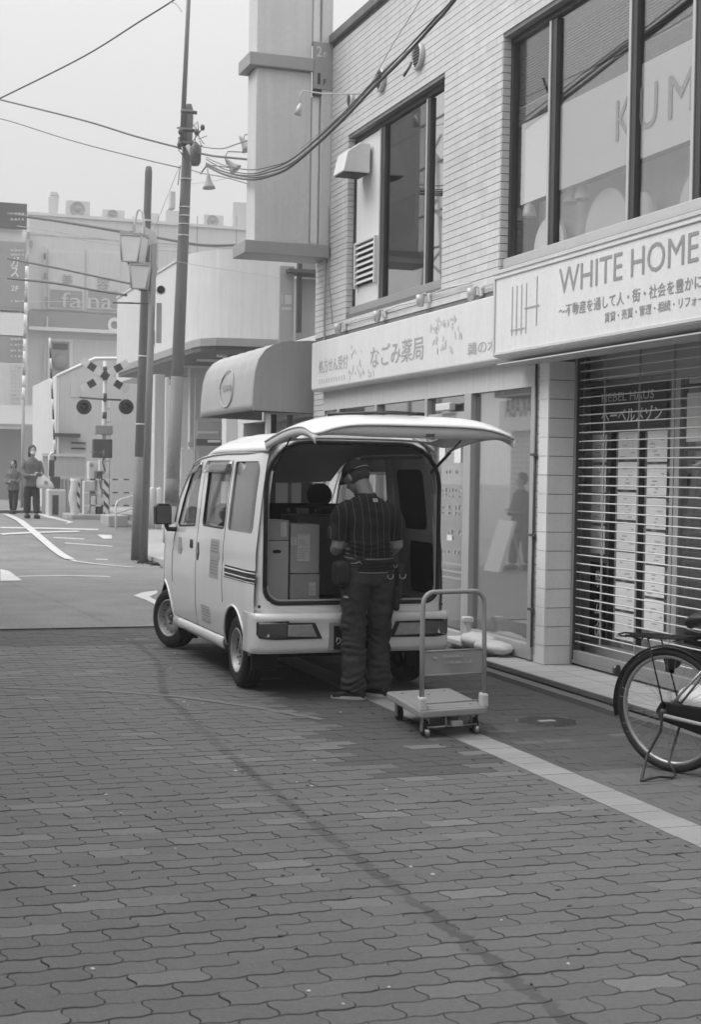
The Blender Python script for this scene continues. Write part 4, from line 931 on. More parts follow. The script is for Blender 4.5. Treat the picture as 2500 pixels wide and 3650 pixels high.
def fs(c):
    f = .015 * noise.noise(V((c.x * 6 + c.z * 5, c.y * 5, c.z * 9))) + .009 * noise.noise(V((c.x * 9, c.y * 9, c.z * 16)))
    k = exp(-((c.z - 1.03) / .07) ** 2); return f + k * .010 * sin(c.z * 190 + 5 * noise.noise(c * 8)) + (.006 if c.z < .97 else 0) * 0
wl_(b, 'shirt', 'shirt', voxel=.0085, smooth=4, disp=fs)
b = B()                                                 # loose work trousers
slab(b, [(.80, 0, .0, .19, .125), (.87, 0, -.005, .193, .135), (.93, 0, 0, .182, .128), (.975, 0, 0, .172, .12)])
for s, foot in ((-1, (-.10, .0)), (1, (.115, .075))):
    limb(b, [(s * .088, -.005, .86), (s * .098, .0, .74), (s * .100, .01, .60), (foot[0] * .98, foot[1] * .7 + .015, .45), (foot[0], foot[1] - .005, .25), (foot[0], foot[1] - .01, .12), (foot[0], foot[1] - .012, .055)], [(.098, .125), (.103, .112), .093, .086, .083, .086, .090], 18)
def ft(c):
    k = noise.noise(V((c.x * 5, c.y * 5, c.z * 10))) * .008
    k += .013 * noise.noise(V((c.x * 10, c.y * 9, c.z * 19))) + .009 * noise.noise(V((c.x * 22, c.y * 20, c.z * 30)))
    for z0, w_, a in ((.12, .07, .010), (.40, .14, .006), (.80, .06, .005)): k += a * exp(-((c.z - z0) / w_) ** 2) * sin(c.z * 105 + c.x * 55 * (1 if c.y > 0 else -.6) + 9 * noise.noise(c * 5)) * (.6 + noise.noise(c * 7))
    return k
wl_(b, 'trousers', 'trousers', voxel=.0085, smooth=3, disp=ft)
box('pocket_tag', -.192, -.150, -.075, -.03, .715, .728, 'label', wk, local=True)
# collar, label, belt, pouches, rings
b = B().tube([(.068 * cos(t) - .005, .066 + .064 * sin(t), 1.437 + .012 * sin(t)) for t in [2 * pi * k / 20 for k in range(21)]], .013, 8); b.obj('collar', 'cloth_dark', wk, local=True)
b = B().tube([(.082 * cos(t) - .003, .058 + .078 * sin(t), 1.418 + .008 * sin(t)) for t in [2 * pi * k / 20 for k in range(21)]], .005, 8); b.obj('collar_trim', 'sign_grey', wk, local=True)
B().add([(.012, -.055, 1.385), (.048, -.053, 1.385), (.045, -.045, 1.41), (.008, -.047, 1.41)], [(0, 1, 2, 3)]).obj('neck_label', 'label', wk, local=True, solid=-.002)
ring = lambda z, a, d, q=0: [(a * cos(t), d * sin(t), z + .012 * sin(t * 1.0 + q)) for t in [2 * pi * k / 36 for k in range(37)]]
b = B()
for z, a in ((.925, .195), (.945, .197), (.965, .197), (.985, .195)): b.tube(ring(z, a - .014, .140), .0125, 6)
b.obj('waist_belt', 'leather', wk, local=True); B().tube(ring(1.0, .181, .141), .004, 5).tube(ring(.905, .185, .141), .004, 5).obj('belt_piping', 'mid', wk, local=True)
B().box(-.27, -.15, -.10, .03, .80, .97).obj('tool_pouch', 'leather', wk, .035, local=True, seg=3); B().box(.185, .235, -.11, -.03, .70, .96).box(.165, .205, -.12, -.04, .62, .80).obj('tool_pouch', 'leather', wk, .02, local=True, seg=2)
for x, z, r in ((.112, .872, .021), (.215, .872, .022), (.148, .945, .013)):
    B().tube([(x + r * cos(t), -.155 if x < .2 else -.125, z + r * sin(t)) for t in [pi * 1.05 + k * pi * .95 / 10 for k in range(-2, 13)]], .0038, 6).obj('belt_ring', 'steel', wk, local=True)
B().tube([(-.165, -.10, .955), (-.14, -.13, .96), (-.115, -.142, .972), (-.10, -.146, .958)], .0035, 6).obj('key_clip', 'steel', wk, local=True)
# cap
k = B(); rs = []
for i in range(9): a = pi / 2 * i / 8.3; rs.append([V((.088 * cos(a) * cos(t), .108 * cos(a) * sin(t) - .008, .028 + .098 * sin(a))) for t in [2 * pi * q / 24 for q in range(24)]])
k.rings(rs); Mc = Matrix.Translation(HC) @ Matrix.Rotation(radians(28), 4, 'Z') @ Matrix.Rotation(-radians(30), 4, 'X')
B().add([Mc @ V(p) for p in k.v], k.f, True).obj('cap', 'cloth_dark', wk, local=True, solid=-.004)
k = B().sheet(lambda u, v: (.078 * (2 * u - 1) * (1 - .25 * v * v), .085 + .085 * v - .07 * (2 * u - 1) ** 2, .035 - .02 * v + .018 * (1 - (2 * u - 1) ** 2)), 10, 5)
B().add([Mc @ V(p) for p in k.v], k.f, True).obj('cap_visor', 'cloth_dark', wk, local=True, solid=.004)
k = B().tube([(.091 * cos(t), .111 * sin(t) - .008, .03) for t in [pi * 1.2 + pi * .6 * q / 10 for q in range(11)]], .005, 6); B().add([Mc @ V(p) for p in k.v], k.f, True).obj('cap_band', 'mid', wk, local=True)
k = B().ball((0, -.022, .0), .080, .090, .082, 12); B().add([M @ V(p) for p in k.v], k.f, True).obj('hair', 'hair_grey', wk, local=True)
# shoes
for nm, (x, y), yw in (('shoe', (-.105, -.02), radians(58)), ('shoe', (.115, .06), radians(28))):
    k = B(); rs = []
    for t, a, h in ((-.10, .030, .055), (-.085, .040, .085), (-.03, .044, .095), (.04, .048, .075), (.11, .05, .055), (.16, .040, .045), (.185, .015, .03)):
        rs.append([V((a * cos(q), t, max(.012, h * .5 + h * .5 * sin(q)))) for q in [2 * pi * i / 14 for i in range(14)]])
    k.rings(rs); Ms = Matrix.Translation((x, y - .01, 0)) @ Matrix.Rotation(yw, 4, 'Z') @ Matrix.Diagonal((.88, .84, .95, 1))
    B().add([Ms @ V(p) for p in k.v], k.f, True).obj(nm, 'leather', wk, local=True)
    k = B().prism([(.052 * cos(q) * (1 - .1 * sin(q)), .045 + .15 * sin(q), .001) for q in [2 * pi * i / 20 for i in range(20)]], (0, 0, .022)); B().add([Ms @ V(p) for p in k.v], k.f).obj('shoe_sole', 'label', wk, local=True)

def walker(name_label, loc, rz, top, legs, hgt=1.6, bag=False, mask=False, long_hair=True, parent_group=None, skirt=False):
    t = thing('person', name_label, 'person', loc, rz); s = hgt / 1.6
    b = B(); hd = V((0, .02, 1.47)) ; head(b, hd, .95, 0, 0); limb(b, [(0, 0, 1.27), (0, .005, 1.38)], [.05, .048])
    slab(b, [(.76, 0, 0, .14, .10), (1.0, 0, 0, .125, .09), (1.2, 0, 0, .15, .09), (1.30, 0, 0, .09, .06)])
    for q, st in ((-1, .10), (1, -.10)):
        limb(b, [(q * .15, 0, 1.25), (q * .20, -.01, 1.05), (q * .17, .12, .93), (q * .07, .20, 1.0 if q < 0 else .95)], [.042, .038, .032, .022]); hand(b, (q * .07, .2, 1.0 if q < 0 else .95), (-q * .5, .7, .1), -q, .8)
        limb(b, [(q * .075, 0, .80), (q * .08, st * .5, .45), (q * .08, st, .08)], [.08, .055, .035])
    o = fuse(b, 'body', 'skin', t, voxel=.012, smooth=3)
    b = B(); slab(b, [(.70, 0, 0, .19, .14), (.85, 0, 0, .175, .13), (1.05, 0, 0, .165, .12), (1.2, 0, 0, .185, .115), (1.29, 0, 0, .12, .085), (1.33, 0, 0, .06, .06)])
    for q in (-1, 1): limb(b, [(q * .14, 0, 1.26), (q * .215, -.01, 1.06), (q * .185, .11, .925), (q * .09, .19, .99 if q < 0 else .945)], [.062, .058, .052, .042])
    fuse(b, 'jacket', top, t, voxel=.014, smooth=4, disp=wob(9, .012))
    b = B(); slab(b, [(.66, 0, 0, .16, .12), (.82, 0, 0, .16, .12)])
    for q, st in ((-1, .10), (1, -.10)): limb(b, [(q * .08, 0, .76), (q * .085, st * .5, .45), (q * .08, st, .12)], [.095, .082, .075])
    fuse(b, 'trousers', legs, t, voxel=.014, smooth=3, disp=wob(8, .012))
    k = B().ball((0, -.012, 1.505), .088, .104, .11, 10)
    if long_hair: k.ball((0, -.05, 1.43), .085, .06, .10, 8); k.ball((.07, .0, 1.42), .028, .05, .09, 6)
    k.obj('hair', 'hair', t, local=True)
    if mask: B().ball((0, .078, 1.435), .055, .045, .045, 8).obj('face_mask', 'white', t, local=True)
    for q, st in ((-1, .10), (1, -.10)): B().box(q * .08 - .045, q * .08 + .045, st - .09, st + .16, 0, .09).obj('shoe', 'leather', t, .03, local=True)
    t.scale = (s, s, s); return t

ped = gr(110, 1845) ; pp = at(112, 1843, 33.5)
w1 = walker('woman in a grey jacket and white face mask walking with a white plastic bag', (pp.x, pp.y, zt(pp.y)), radians(180 + 8), 'cloth_grey', 'cloth_dark', 1.68, mask=True)
bg_ = thing('plastic_bag', 'white plastic shopping bag held by the woman in the mask', 'bag', (pp.x + .30, pp.y - .12, zt(pp.y) + .72))
k = B(); rs = []
for z, a in ((0, .15), (.02, .20), (.12, .19), (.22, .13), (.30, .06), (.36, .015)): rs.append([(pp.x + .30 + a * cos(t) * (1 + .1 * sin(3 * t)) - z * .35, pp.y - .12 + a * .45 * sin(t), zt(pp.y) + .70 + z) for t in [2 * pi * i / 18 for i in range(18)]])
k.rings(rs).obj('bag_body', 'white', bg_); q = pp + V((.30, -.21, 0)); B().prism([(q.x - .05, q.y - .01, zt(pp.y) + .80), (q.x + .03, q.y - .01, zt(pp.y) + .79), (q.x + .02, q.y - .01, zt(pp.y) + .87), (q.x - .05, q.y - .01, zt(pp.y) + .87)], (0, .005, 0)).obj('bag_print', 'mid', bg_)
pc = at(46, 1843, 36.8); walker('shorter person in a grey coat just behind the woman with the white bag', (pc.x, pc.y, zt(pc.y)), radians(150), 'cloth_grey', 'cloth_dark', 1.36)
walker('person in dark clothes across the street, seen only in the pharmacy glass', (-.25, 22.5, 0), radians(-100), 'cloth_dark', 'cloth_dark', 1.66, long_hair=False)

# ================================================================== HAND CART
ct = thing('hand_cart', 'pale platform hand cart with a tubular handle standing behind the van', 'cart', (3.56, 8.45, 0))
c4 = [V((3.243, 7.995, .17)), V((3.722, 8.095, .17))]
x0, x1, y0, y1 = 3.355, 3.80, 8.12, 8.87
def cr(x, y, z=0): return (x, y, z)
cxy = lambda a, c, z: V((c4[0].x, c4[0].y, 0)) .lerp(V((c4[1].x, c4[1].y, 0)), 0) if False else V((0, 0, 0))
ux, uy = V((.478, .06, 0)), V((.078, .80, 0))
O = V((3.256, 8.03, 0))
def C_(a, b_, z): p = O + ux * a + uy * b_; return (p.x, p.y, z)
rd = rrect(0, 1, 0, 1, .05, 3)
B().prism([C_(a, b_, .128) for a, b_ in rd], (0, 0, .042)).obj('platform', 'cart_blue', ct, .008)
B().prism([C_(.06 + .88 * a, .04 + .92 * b_, .168) for a, b_ in rrect(0, 1, 0, 1, .04, 3)], (0, 0, .006)).obj('platform_mat', 'cart_blue', ct, .003)
for a, b_ in ((.18, .16), (.82, .16), (.18, .84), (.82, .84), (.5, .3), (.5, .7)): B().lathe([(0, .012), (.002, .001)], C_(a, b_, .1745), 'z', 10).obj('bolt', 'steel_dark', ct)
hb = .055
pts = [C_(.05, hb, .17), C_(.05, hb + .02, .60), C_(.06, hb + .03, .80)] + [tuple(V(C_(.06 + .15 * (1 - cos(t)), hb + .03, .80 + .075 * sin(t)))) for t in [pi / 2 * k / 5 for k in range(1, 6)]]
pts += [C_(.80, hb + .03, .875)] + [C_(.80 + .15 * sin(t), hb + .03, .80 + .075 * cos(t)) for t in [pi / 2 * k / 5 for k in range(1, 6)]] + [C_(.955, hb + .02, .60), C_(.96, hb, .17)]
B().tube(pts, .0145, 12).obj('handle', 'cart_blue', ct)
B().prism([C_(.06, hb + .012, .375), C_(.955, hb + .012, .375), C_(.955, hb + .018, .52), C_(.06, hb + .018, .52)], (0, .004, 0)).tube([C_(.06, hb + .012, .375), C_(.955, hb + .012, .375)], .006, 6).tube([C_(.06, hb + .018, .52), C_(.955, hb + .018, .52)], .005, 6).obj('name_board', 'cart_blue', ct)
text('LSP30', C_(.44, hb + .005, .395), C_(.70, hb + .005, .395), .018, 'grey_text', ct, out=(0, -1, 0), ext=.002)
q = B()
for a, z, w_ in ((.20, .475, .08), (.34, .478, .3), (.36, .44, .42)): 
    for k in range(int(w_ * 30)): p = V(C_(a + k * .034, hb + .005, z)); q.box(p.x, p.x + R.uniform(.006, .013), p.y - .003, p.y - .001, p.z, p.z + R.uniform(.008, .02))
q.obj('board_print', 'faint_text', ct)
for a in (.055, .955): B().prism([C_(a - .045, hb - .045, .165), C_(a + .045, hb - .045, .165), C_(a + .045, hb + .07, .165), C_(a - .045, hb + .07, .165)], (0, 0, .085)).obj('handle_socket', 'panel', ct, .012)
B().tube([C_(.06, hb + .06, .20), C_(.955, hb + .06, .20)], .006).obj('foot_bar', 'cart_blue', ct)
for i, (a, b_) in enumerate(((.14, .14), (.86, .14), (.14, .86), (.86, .86))):
    cs = bpy.data.objects.new('caster', None); COL.objects.link(cs); cs.parent = ct; WO[cs.name] = WO[ct.name]; p = V(C_(a, b_, .048))
    B().lathe([(-.013, .04), (-.013, .048), (.013, .048), (.013, .04)], p, 'x', 20).obj('caster_wheel', 'rubber', cs)
    B().box(p.x - .022, p.x - .016, p.y - .02, p.y + .02, p.z - .02, .122).box(p.x + .016, p.x + .022, p.y - .02, p.y + .02, p.z - .02, .122).box(p.x - .035, p.x + .035, p.y - .03, p.y + .03, .118, .128).obj('fork', 'steel', cs)
B().tube([C_(.14, .06, .062), C_(.86, .06, .062)], .006).box(3.46, 3.53, 8.02, 8.05, .075, .105).tube([C_(.4, .05, .06), C_(.4, .06, .125)], .007).tube([C_(.6, .05, .06), C_(.6, .06, .125)], .007).obj('brake_bar', 'steel', ct)
for a in (.14, .86): B().lathe([(-.02, .014), (.02, .018)], C_(a, .06, .03), 'z', 10).obj('brake_pad', 'steel', ct)

# ================================================================== BICYCLE (only its rear half is in the picture)
bk_dir = radians(-64); BC = on(2396, 2751, 2, 0)
bc = thing('bicycle', 'black city bicycle on its stand at the right, with chain case and rear rack', 'bicycle', (BC.x, BC.y, 0), bk_dir)
bc.rotation_euler.x = radians(3.5)
def bo(b, name, m, parent=bc, **k): return b.obj(name, m, parent, local=True, **k)
RW = .337
def bwheel(x):
    e = bpy.data.objects.new('wheel', None); COL.objects.link(e); e.parent = bc; e.location = (x, 0, RW); WO[e.name] = V((0, 0, 0))
    q = B(); q.rings([[((RW - .022 + .022 * cos(a)) * cos(t), .022 * sin(a), (RW - .022 + .022 * cos(a)) * sin(t)) for a in [2 * pi * i / 10 for i in range(10)]] for t in [2 * pi * k / 64 for k in range(65)]], False); bo(q, 'tyre', 'rubber', e)
    q = B(); q.rings([[((.292 + .014 * cos(a)) * cos(t), .015 * sin(a), (.292 + .014 * cos(a)) * sin(t)) for a in [2 * pi * i / 8 for i in range(8)]] for t in [2 * pi * k / 64 for k in range(65)]], False); bo(q, 'rim', 'steel', e)
    bo(B().lathe([(-.035, .022), (-.03, .028), (-.026, .015), (.026, .015), (.03, .028), (.035, .022)], (0, 0, 0), 'y', 16), 'hub', 'steel_dark', e)
    m0 = B().tube([(.022, .0, 0), (.292, 0, 0)], .0011, 4).mesh('spoke', 'steel')
    for k in range(36):
        a = 2 * pi * k / 36 + (.18 if k % 2 else -.18); o = bpy.data.objects.new('spoke', m0); COL.objects.link(o); o.parent = e; o.rotation_euler = (0, -2 * pi * k / 36, 0.10 * (1 if k % 4 < 2 else -1)); o.location = (0, .025 * (-1 if k % 4 < 2 else 1), 0)
    return e
bwheel(0); bwheel(1.13)
q = B(); q.rings([[((RW + .016) * cos(t), .026 * (2 * w_ / 6 - 1), (RW + .016 - .008 * (2 * w_ / 6 - 1) ** 2) * sin(t) + RW) for w_ in range(7)] + [((RW + .012) * cos(t), .026 * (2 * w_ / 6 - 1), (RW + .012 - .008 * (2 * w_ / 6 - 1) ** 2) * sin(t) + RW) for w_ in range(6, -1, -1)] for t in [radians(192 - 150 * k / 40) for k in range(41)]], True); bo(q, 'mudguard', 'black')
q = B(); q.rings([[((RW + .016) * cos(t) + 1.13, .026 * (2 * w_ / 6 - 1), (RW + .016) * sin(t) + RW) for w_ in range(7)] + [((RW + .012) * cos(t) + 1.13, .026 * (2 * w_ / 6 - 1), (RW + .012) * sin(t) + RW) for w_ in range(6, -1, -1)] for t in [radians(175 - 120 * k / 30) for k in range(31)]], True); bo(q, 'mudguard', 'black')
H = V((0, 0, RW)); BB = V((.45, 0, .29)); ST = V((.27, 0, .70))
for s in (-1, 1):
    bo(B().tube([H + V((0, s * .06, 0)), BB + V((-.04, s * .035, 0))], .010), 'chain_stay', 'frame_dark'); bo(B().tube([H + V((0, s * .062, 0)), ST + V((0, s * .02, -.06))], .007), 'seat_stay', 'steel')
    None
    bo(B().tube([(.01, s * .075, RW), (-.04, s * .07, .52), (-.10, s * .06, .725)], .0045), 'rack_stay', 'black')
def wl(p): return Matrix.Rotation(-radians(3.5), 4, 'X') @ (Matrix.Rotation(-bk_dir, 4, 'Z') @ (V(p) - V((BC.x, BC.y, 0))))
FN, FF = wl(on(2288, 2783, 2, .008)), wl(on(2400, 2772, 2, .008))
bo(B().tube([H + V((0, -.08, 0)), H + V((-.01, -.085, -.10)), wl(on(2310, 2690, 2, .085)), FN], .0075), 'stand_leg', 'frame_dark'); bo(B().tube([H + V((.02, .07, 0)), H + V((.01, .07, -.10)), wl(on(2386, 2712, 2, .075)), FF + V((0, .03, .01))], .0075), 'stand_leg', 'frame_dark')
bo(B().tube([FN, FN.lerp(FF, .15) + V((0, 0, .004)), FN.lerp(FF, .6) + V((0, 0, .012)), FF, FF + V((0, .03, .01))], .0075), 'stand_foot', 'frame_dark'); bo(B().lathe([(-.10, .016), (-.06, .022), (.06, .022), (.10, .016)], (0, 0, RW), 'y', 12), 'axle_nut', 'frame_dark')
bo(B().tube([BB, ST, (.245, 0, .80)], .016), 'seat_tube', 'frame_dark'); bo(B().tube([BB, (.95, 0, .66)], .021), 'down_tube', 'mid'); bo(B().tube([(.34, 0, .50), (.93, 0, .74)], .016), 'top_tube', 'mid')
bo(B().tube([(.90, 0, .84), (.97, 0, .62)], .02).tube([(.87, 0, .95), (.90, 0, .84)], .013), 'head_tube', 'mid')
for s in (-1, 1): bo(B().tube([(.97, s * .02, .62), (1.0, s * .05, .52), (1.13, s * .055, RW)], .010), 'fork_blade', 'steel')
bo(B().tube([(.62, -.27, .97), (.72, -.26, .98), (.86, -.12, 1.0), (.88, 0, .96), (.86, .12, 1.0), (.72, .26, .98), (.62, .27, .97)], .011), 'handlebar', 'steel')
for s in (-1, 1): bo(B().tube([(.60, s * .27, .968), (.72, s * .262, .982)], .016), 'grip', 'black')
bo(B().prism([(-.02, -.068, RW + .055), (-.055, -.068, RW + .0), (-.02, -.068, RW - .05), (.20, -.068, .245), (.45, -.068, .19), (.54, -.068, .22), (.57, -.068, .29), (.54, -.068, .37), (.45, -.068, .395), (.36, -.068, .385)], (0, .022, 0)), 'chain_case', 'black', bevel=.008)
bo(B().tube([(.02, -.096, RW - .012), (.46, -.096, .29)], .011), 'chain_case_rib', 'mid')
bo(B().tube([(.45, -.10, .29), (.45, .08, .29)], .012).box(.44, .46, -.098, -.088, .13, .29).box(.44, .46, .075, .085, .29, .45), 'crank', 'steel'); bo(B().box(.40, .50, -.19, -.10, .115, .14), 'pedal', 'rubber', bevel=.006); bo(B().box(.40, .50, .09, .18, .44, .465), 'pedal', 'rubber', bevel=.006)
q = B()
for y in (-.062, -.022, .022, .062): q.tube([(-.27, y * .9, .722), (.02, y, .735), (.20, y * .9, .742)], .0048, 6)
q.tube([(-.27, -.056, .722), (-.31, -.03, .725), (-.31, .03, .725), (-.27, .056, .722)], .005, 6)
for x in (-.24, -.1, .06): q.tube([(x, -.064, .722), (x, .064, .722)], .004, 6)
q.tube([(-.2, -.065, .725), (-.18, 0, .70), (-.2, .065, .725)], .004, 6); bo(q, 'rear_rack', 'black')
rs = []
for x, a, h in ((.08, .075, .0), (.12, .105, .02), (.19, .11, .03), (.27, .07, .035), (.36, .035, .03), (.41, .02, .02)): rs.append([V((x + .06, a * cos(t), .835 + h + .028 * sin(t) * (1.6 if sin(t) < 0 else 1))) for t in [2 * pi * k / 16 for k in range(16)]])
bo(B().rings(rs), 'saddle', 'leather'); bo(B().tube([(.14, -.06, .80), (.2, -.04, .78), (.25, 0, .79), (.2, .04, .78), (.14, .06, .80)], .005), 'saddle_spring', 'steel')
bo(B().lathe([(0, .028), (-.02, .026), (-.03, .001)], (-.335, 0, .52), 'x', 14), 'reflector', 'lamp_red'); bo(B().tube([(-.07, .05, .60), (.03, .06, .62)], .008).lathe([(-.01, .05), (.01, .05)], (-.02, .055, .60), 'y', 20), 'wheel_lock', 'frame_dark')
bo(B().lathe([(-.03, .035), (.03, .035)], (0, .05, RW), 'y', 16).box(-.03, .03, .045, .06, RW - .04, RW + .04), 'drum_brake', 'frame_dark')

q = on(2478, 2530, 2, .09); t = thing('plastic_bag', 'white rounded bag lying on the ledge behind the bicycle wheel', 'bag', q); B().ball((q.x + .1, q.y, .16), .16, .26, .085, 10).obj('bag_body', 'white', t)
# ================================================================== SANDBAGS AND SIGN BASE BY THE PHARMACY
def sandbag(c, a, d, h, label, yw):
    t = thing('sandbag', label, 'bag', c, yw, 'sandbags on the pharmacy step'); k = B(); rs = []
    for i in range(11):
        f = -1 + 2 * i / 10; w_ = (1 - abs(f) ** 3.5) ** .5 if abs(f) < 1 else 0; w_ = max(w_, .15)
        rs.append([V((d * w_ * cos(q) * (abs(cos(q)) ** -.15 if abs(cos(q)) > .01 else 1), a * f, h * .5 + h * .5 * w_ * sin(q) + .006 * sin(7 * q + f * 5))) for q in [2 * pi * j / 16 for j in range(16)]])
    k.rings(rs).obj('bag_body', 'white', t, local=True); return t
sandbag((5.20, 11.52, .09), .24, .12, .135, 'plump white sandbag lying across the sign base', 0); sandbag((5.17, 11.14, .09), .22, .11, .11, 'white sandbag nearest the tiled pillar, flatter than the other', radians(10))
t = thing('banner_stand', 'white weighted base with a square stub post among the sandbags', 'sign base', (5.2, 11.75, .09)); B().box(5.08, 5.28, 11.62, 12.0, .092, .15).obj('base', 'white', t, .015); box('post', 5.16, 5.21, 11.70, 11.75, .15, .30, 'panel', t, .006); box('cap', 5.14, 5.23, 11.68, 11.77, .30, .345, 'white', t, .01)

# ================================================================== CANOPY SHOP NEXT DOOR
aw = thing('awning', 'pale rounded shop awning with a ring emblem, next to the pharmacy sign', 'awning', (4.9, 18.2, 2.3))
pr = [(5.50, 2.31), (4.618, 2.33), (4.625, 2.60), (4.645, 2.80), (4.69, 2.95), (4.77, 3.06), (4.88, 3.13), (5.02, 3.165), (5.29, 3.19), (5.50, 3.19)]
k = B(); YA, YBB = 16.9, 19.6
k.sheet(lambda u, v: (lambda t: (pr[t[0]][0] + (pr[t[0] + 1][0] - pr[t[0]][0]) * t[1] + .010 * sin(v * 40) * sin(pi * u), YA + (YBB - YA) * v, pr[t[0]][1] + (pr[t[0] + 1][1] - pr[t[0]][1]) * t[1] - .10 * v * u * 0))((min(8, 1 + int(u * 8)) if u < 1 else 8, (u * 8) % 1 if u < 1 else 1)), 24, 24)
k.obj('canvas', 'canvas', aw, solid=.01)
for y, m_ in ((YA - .004, 'canvas'), (YBB + .01, 'canvas')): B().prism([(x, y, z) for x, z in pr], (0, .01, 0)).obj('side_panel', m_, aw)
k = B(); cy, cz = on(813, 1385, 0, 4.64).y, on(813, 1385, 0, 4.64).z
k.tube([(4.612 + .045 * max(0, (cz + .27 * sin(t) - 2.62) / .3) ** 2, cy + .33 * cos(t), cz + .235 * sin(t)) for t in [2 * pi * q / 40 for q in range(41)]], .009, 5)
k.obj('ring_emblem', 'faint_text', aw); k = B()
for i in range(7): k.box(4.606, 4.616, cy - .2 + .055 * i, cy - .17 + .055 * i, cz - .03 + .012 * (i % 3), cz + .04)
k.obj('emblem_print', 'faint_text', aw)
box('frame_bar', 4.63, 5.5, YA + .01, YA + .04, 2.31, 2.34, 'frame_dark', aw)
nbld = thing('neighbour_building', 'low pale shop building with posters under the rounded awning', 'building', (7, 19, 0))
B().box(5.52, 9, 16.75, 21.0, 2.3, 3.3).box(5.52, 9, 20.7, 21, 0, 2.3).box(5.9, 9, 16.75, 20.7, 0, 2.3).obj('wall', 'panel', nbld, .01)
for ua, ub, m_ in ((952, 966, 'white'), (966, 986, 'black'), (1030, 1044, 'dark')):  # black strip paints the shaded gap beside the white post
    a, c = on(ua, 1500, 1, 16.98), on(ub, 1500, 1, 16.98); box('post', a.x, c.x, 16.98, 17.06, 0, 2.29, m_, nbld)
B().box(5.40, 5.50, 17.4, 20.6, .6, 2.0).obj('poster_board', 'dark', nbld)

# gray sign wall and glazed bay behind
gb = thing('glazed_bay_building', 'grey building bay with a dark post and lettered side panel above the awning', 'building', (8.3, 24, 0))
YG = 24.0; G_ = lambda u, v_: on(u, v_, 1, YG)
a, c = G_(996, 1190), G_(1050, 950); box('side_panel', a.x, c.x, YG, YG + .06, a.z - .6, c.z, 'mid', gb); bx = c.x
a, c = G_(1066, 1185), G_(1180, 945); box('wall', a.x, c.x + 1.2, YG + .2, YG + .4, 0, a.z + .95, 'mid', gb); box('pane', a.x, c.x + 1, YG + .12, YG + .15, a.z + .96, c.z + 1.0, 'glass_far', gb); box('wall', bx + .3, c.x + 1.2, YG + .5, YG + .6, a.z + .951, c.z + 1.2, 'sign_face', gb)
a = G_(1060, 1165); box('post', a.x - .025, a.x + .045, YG - .1, YG, a.z - .1, a.z + 1.4, 'frame_dark', gb); a, c = G_(1040, 975), G_(1110, 968); box('eave', a.x - .1, c.x + .6, YG - .2, YG + .3, a.z, a.z + .06, 'dark', gb)
for z_, n_ in ((1085, 9), (1105, 13)):
    k = B()
    for i in range(n_):
        if R.random() < .85: a = G_(1004 + i * 36 / n_, z_); k.box(a.x, a.x + .11 / n_, YG - .006, YG - .002, a.z, a.z + (.16 if n_ == 9 else .05))
    k.obj('panel_print', 'sign_grey', gb)

# ================================================================== STATION
sn = thing('station_building', 'large pale plain building of the station with a dark canopy along its corner', 'building', (8, 33, 0))
B().prism([(6.93 + 1.5 * (1 - cos(t)), 29.3 + 1.5 * (1 - sin(t)), 3.95) for t in [pi / 2 * k / 10 for k in range(11)]] + [(13, 29.3, 3.95), (13, 39.3, 3.95), (6.93, 39.3, 3.95)], (0, 0, 2.27)).obj('upper_wall', 'panel', sn)
rr_ = [(6.46, 36.5), (6.46, 28.2), (6.52, 27.75), (6.75, 27.45), (7.1, 27.35), (9.5, 26.9), (9.5, 36.5)]
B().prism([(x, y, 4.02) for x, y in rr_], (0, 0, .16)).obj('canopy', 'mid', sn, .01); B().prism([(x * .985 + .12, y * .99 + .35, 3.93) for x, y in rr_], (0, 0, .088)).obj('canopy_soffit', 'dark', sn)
for x, y, l in ((7.0, 28.3, 1.0), (7.9, 28.3, 1.0), (6.9, 29.6, 1.2), (7.6, 30.6, 1.0), (6.9, 31.5, 1.0)): box('tube_light', x, x + l, y, y + .1, 3.88, 3.928, 'white', sn)
YS = 32.0; T_ = lambda u, v_: on(u, v_, 1, YS)
B().box(7.3, 13, YS, YS + .3, .4, 3.92).obj('rear_wall', 'sign_grey', sn)
def sta(name, ua, ub, va, vb, y, m_, th=.2, lab=None):
    a, c = on(ua, vb, 1, y), on(ub, va, 1, y); o = box(name, a.x, c.x, y, y + th, max(a.z, zt(y)), c.z, m_, sn, .006)
    if lab: o['label'] = lab
    return o
sta('round_column', 800, 866, 1212, 1960, 28.3, 'white', .35); sta('column', 545, 588, 1335, 1950, 31, 'sign_grey', .3); sta('column', 640, 672, 1345, 1950, 31.2, 'white', .3); sta('column', 690, 700, 1345, 1900, 30.5, 'mid', .1)
for ua, ub, va, vb, m_ in ((702, 790, 1500, 1560, 'mid'), (700, 792, 1566, 1588, 'dark'), (704, 790, 1592, 1860, 'mid'), (868, 944, 1490, 1560, 'dark'), (584, 602, 1345, 1900, 'white'), (672, 690, 1575, 1592, 'mid'), (645, 690, 1600, 1700, 'sign_grey')): sta('board', ua, ub, va, vb, 29.2, m_, .06)
k = B()
for vz, n_, ua, ub in ((1545, 12, 706, 780), (1577, 14, 740, 786), (1512, 8, 872, 935), (1535, 14, 872, 940), (1550, 10, 872, 930)):
    for i in range(n_): a = on(ua + (ub - ua) * i / n_, vz, 1, 29.19); k.box(a.x, a.x + .02, 29.18, 29.195, a.z, a.z + .05)
k.obj('board_print', 'sign_face', sn)
for ua, ub, va in ((545, 690, 1567), (545, 690, 1583)): pass
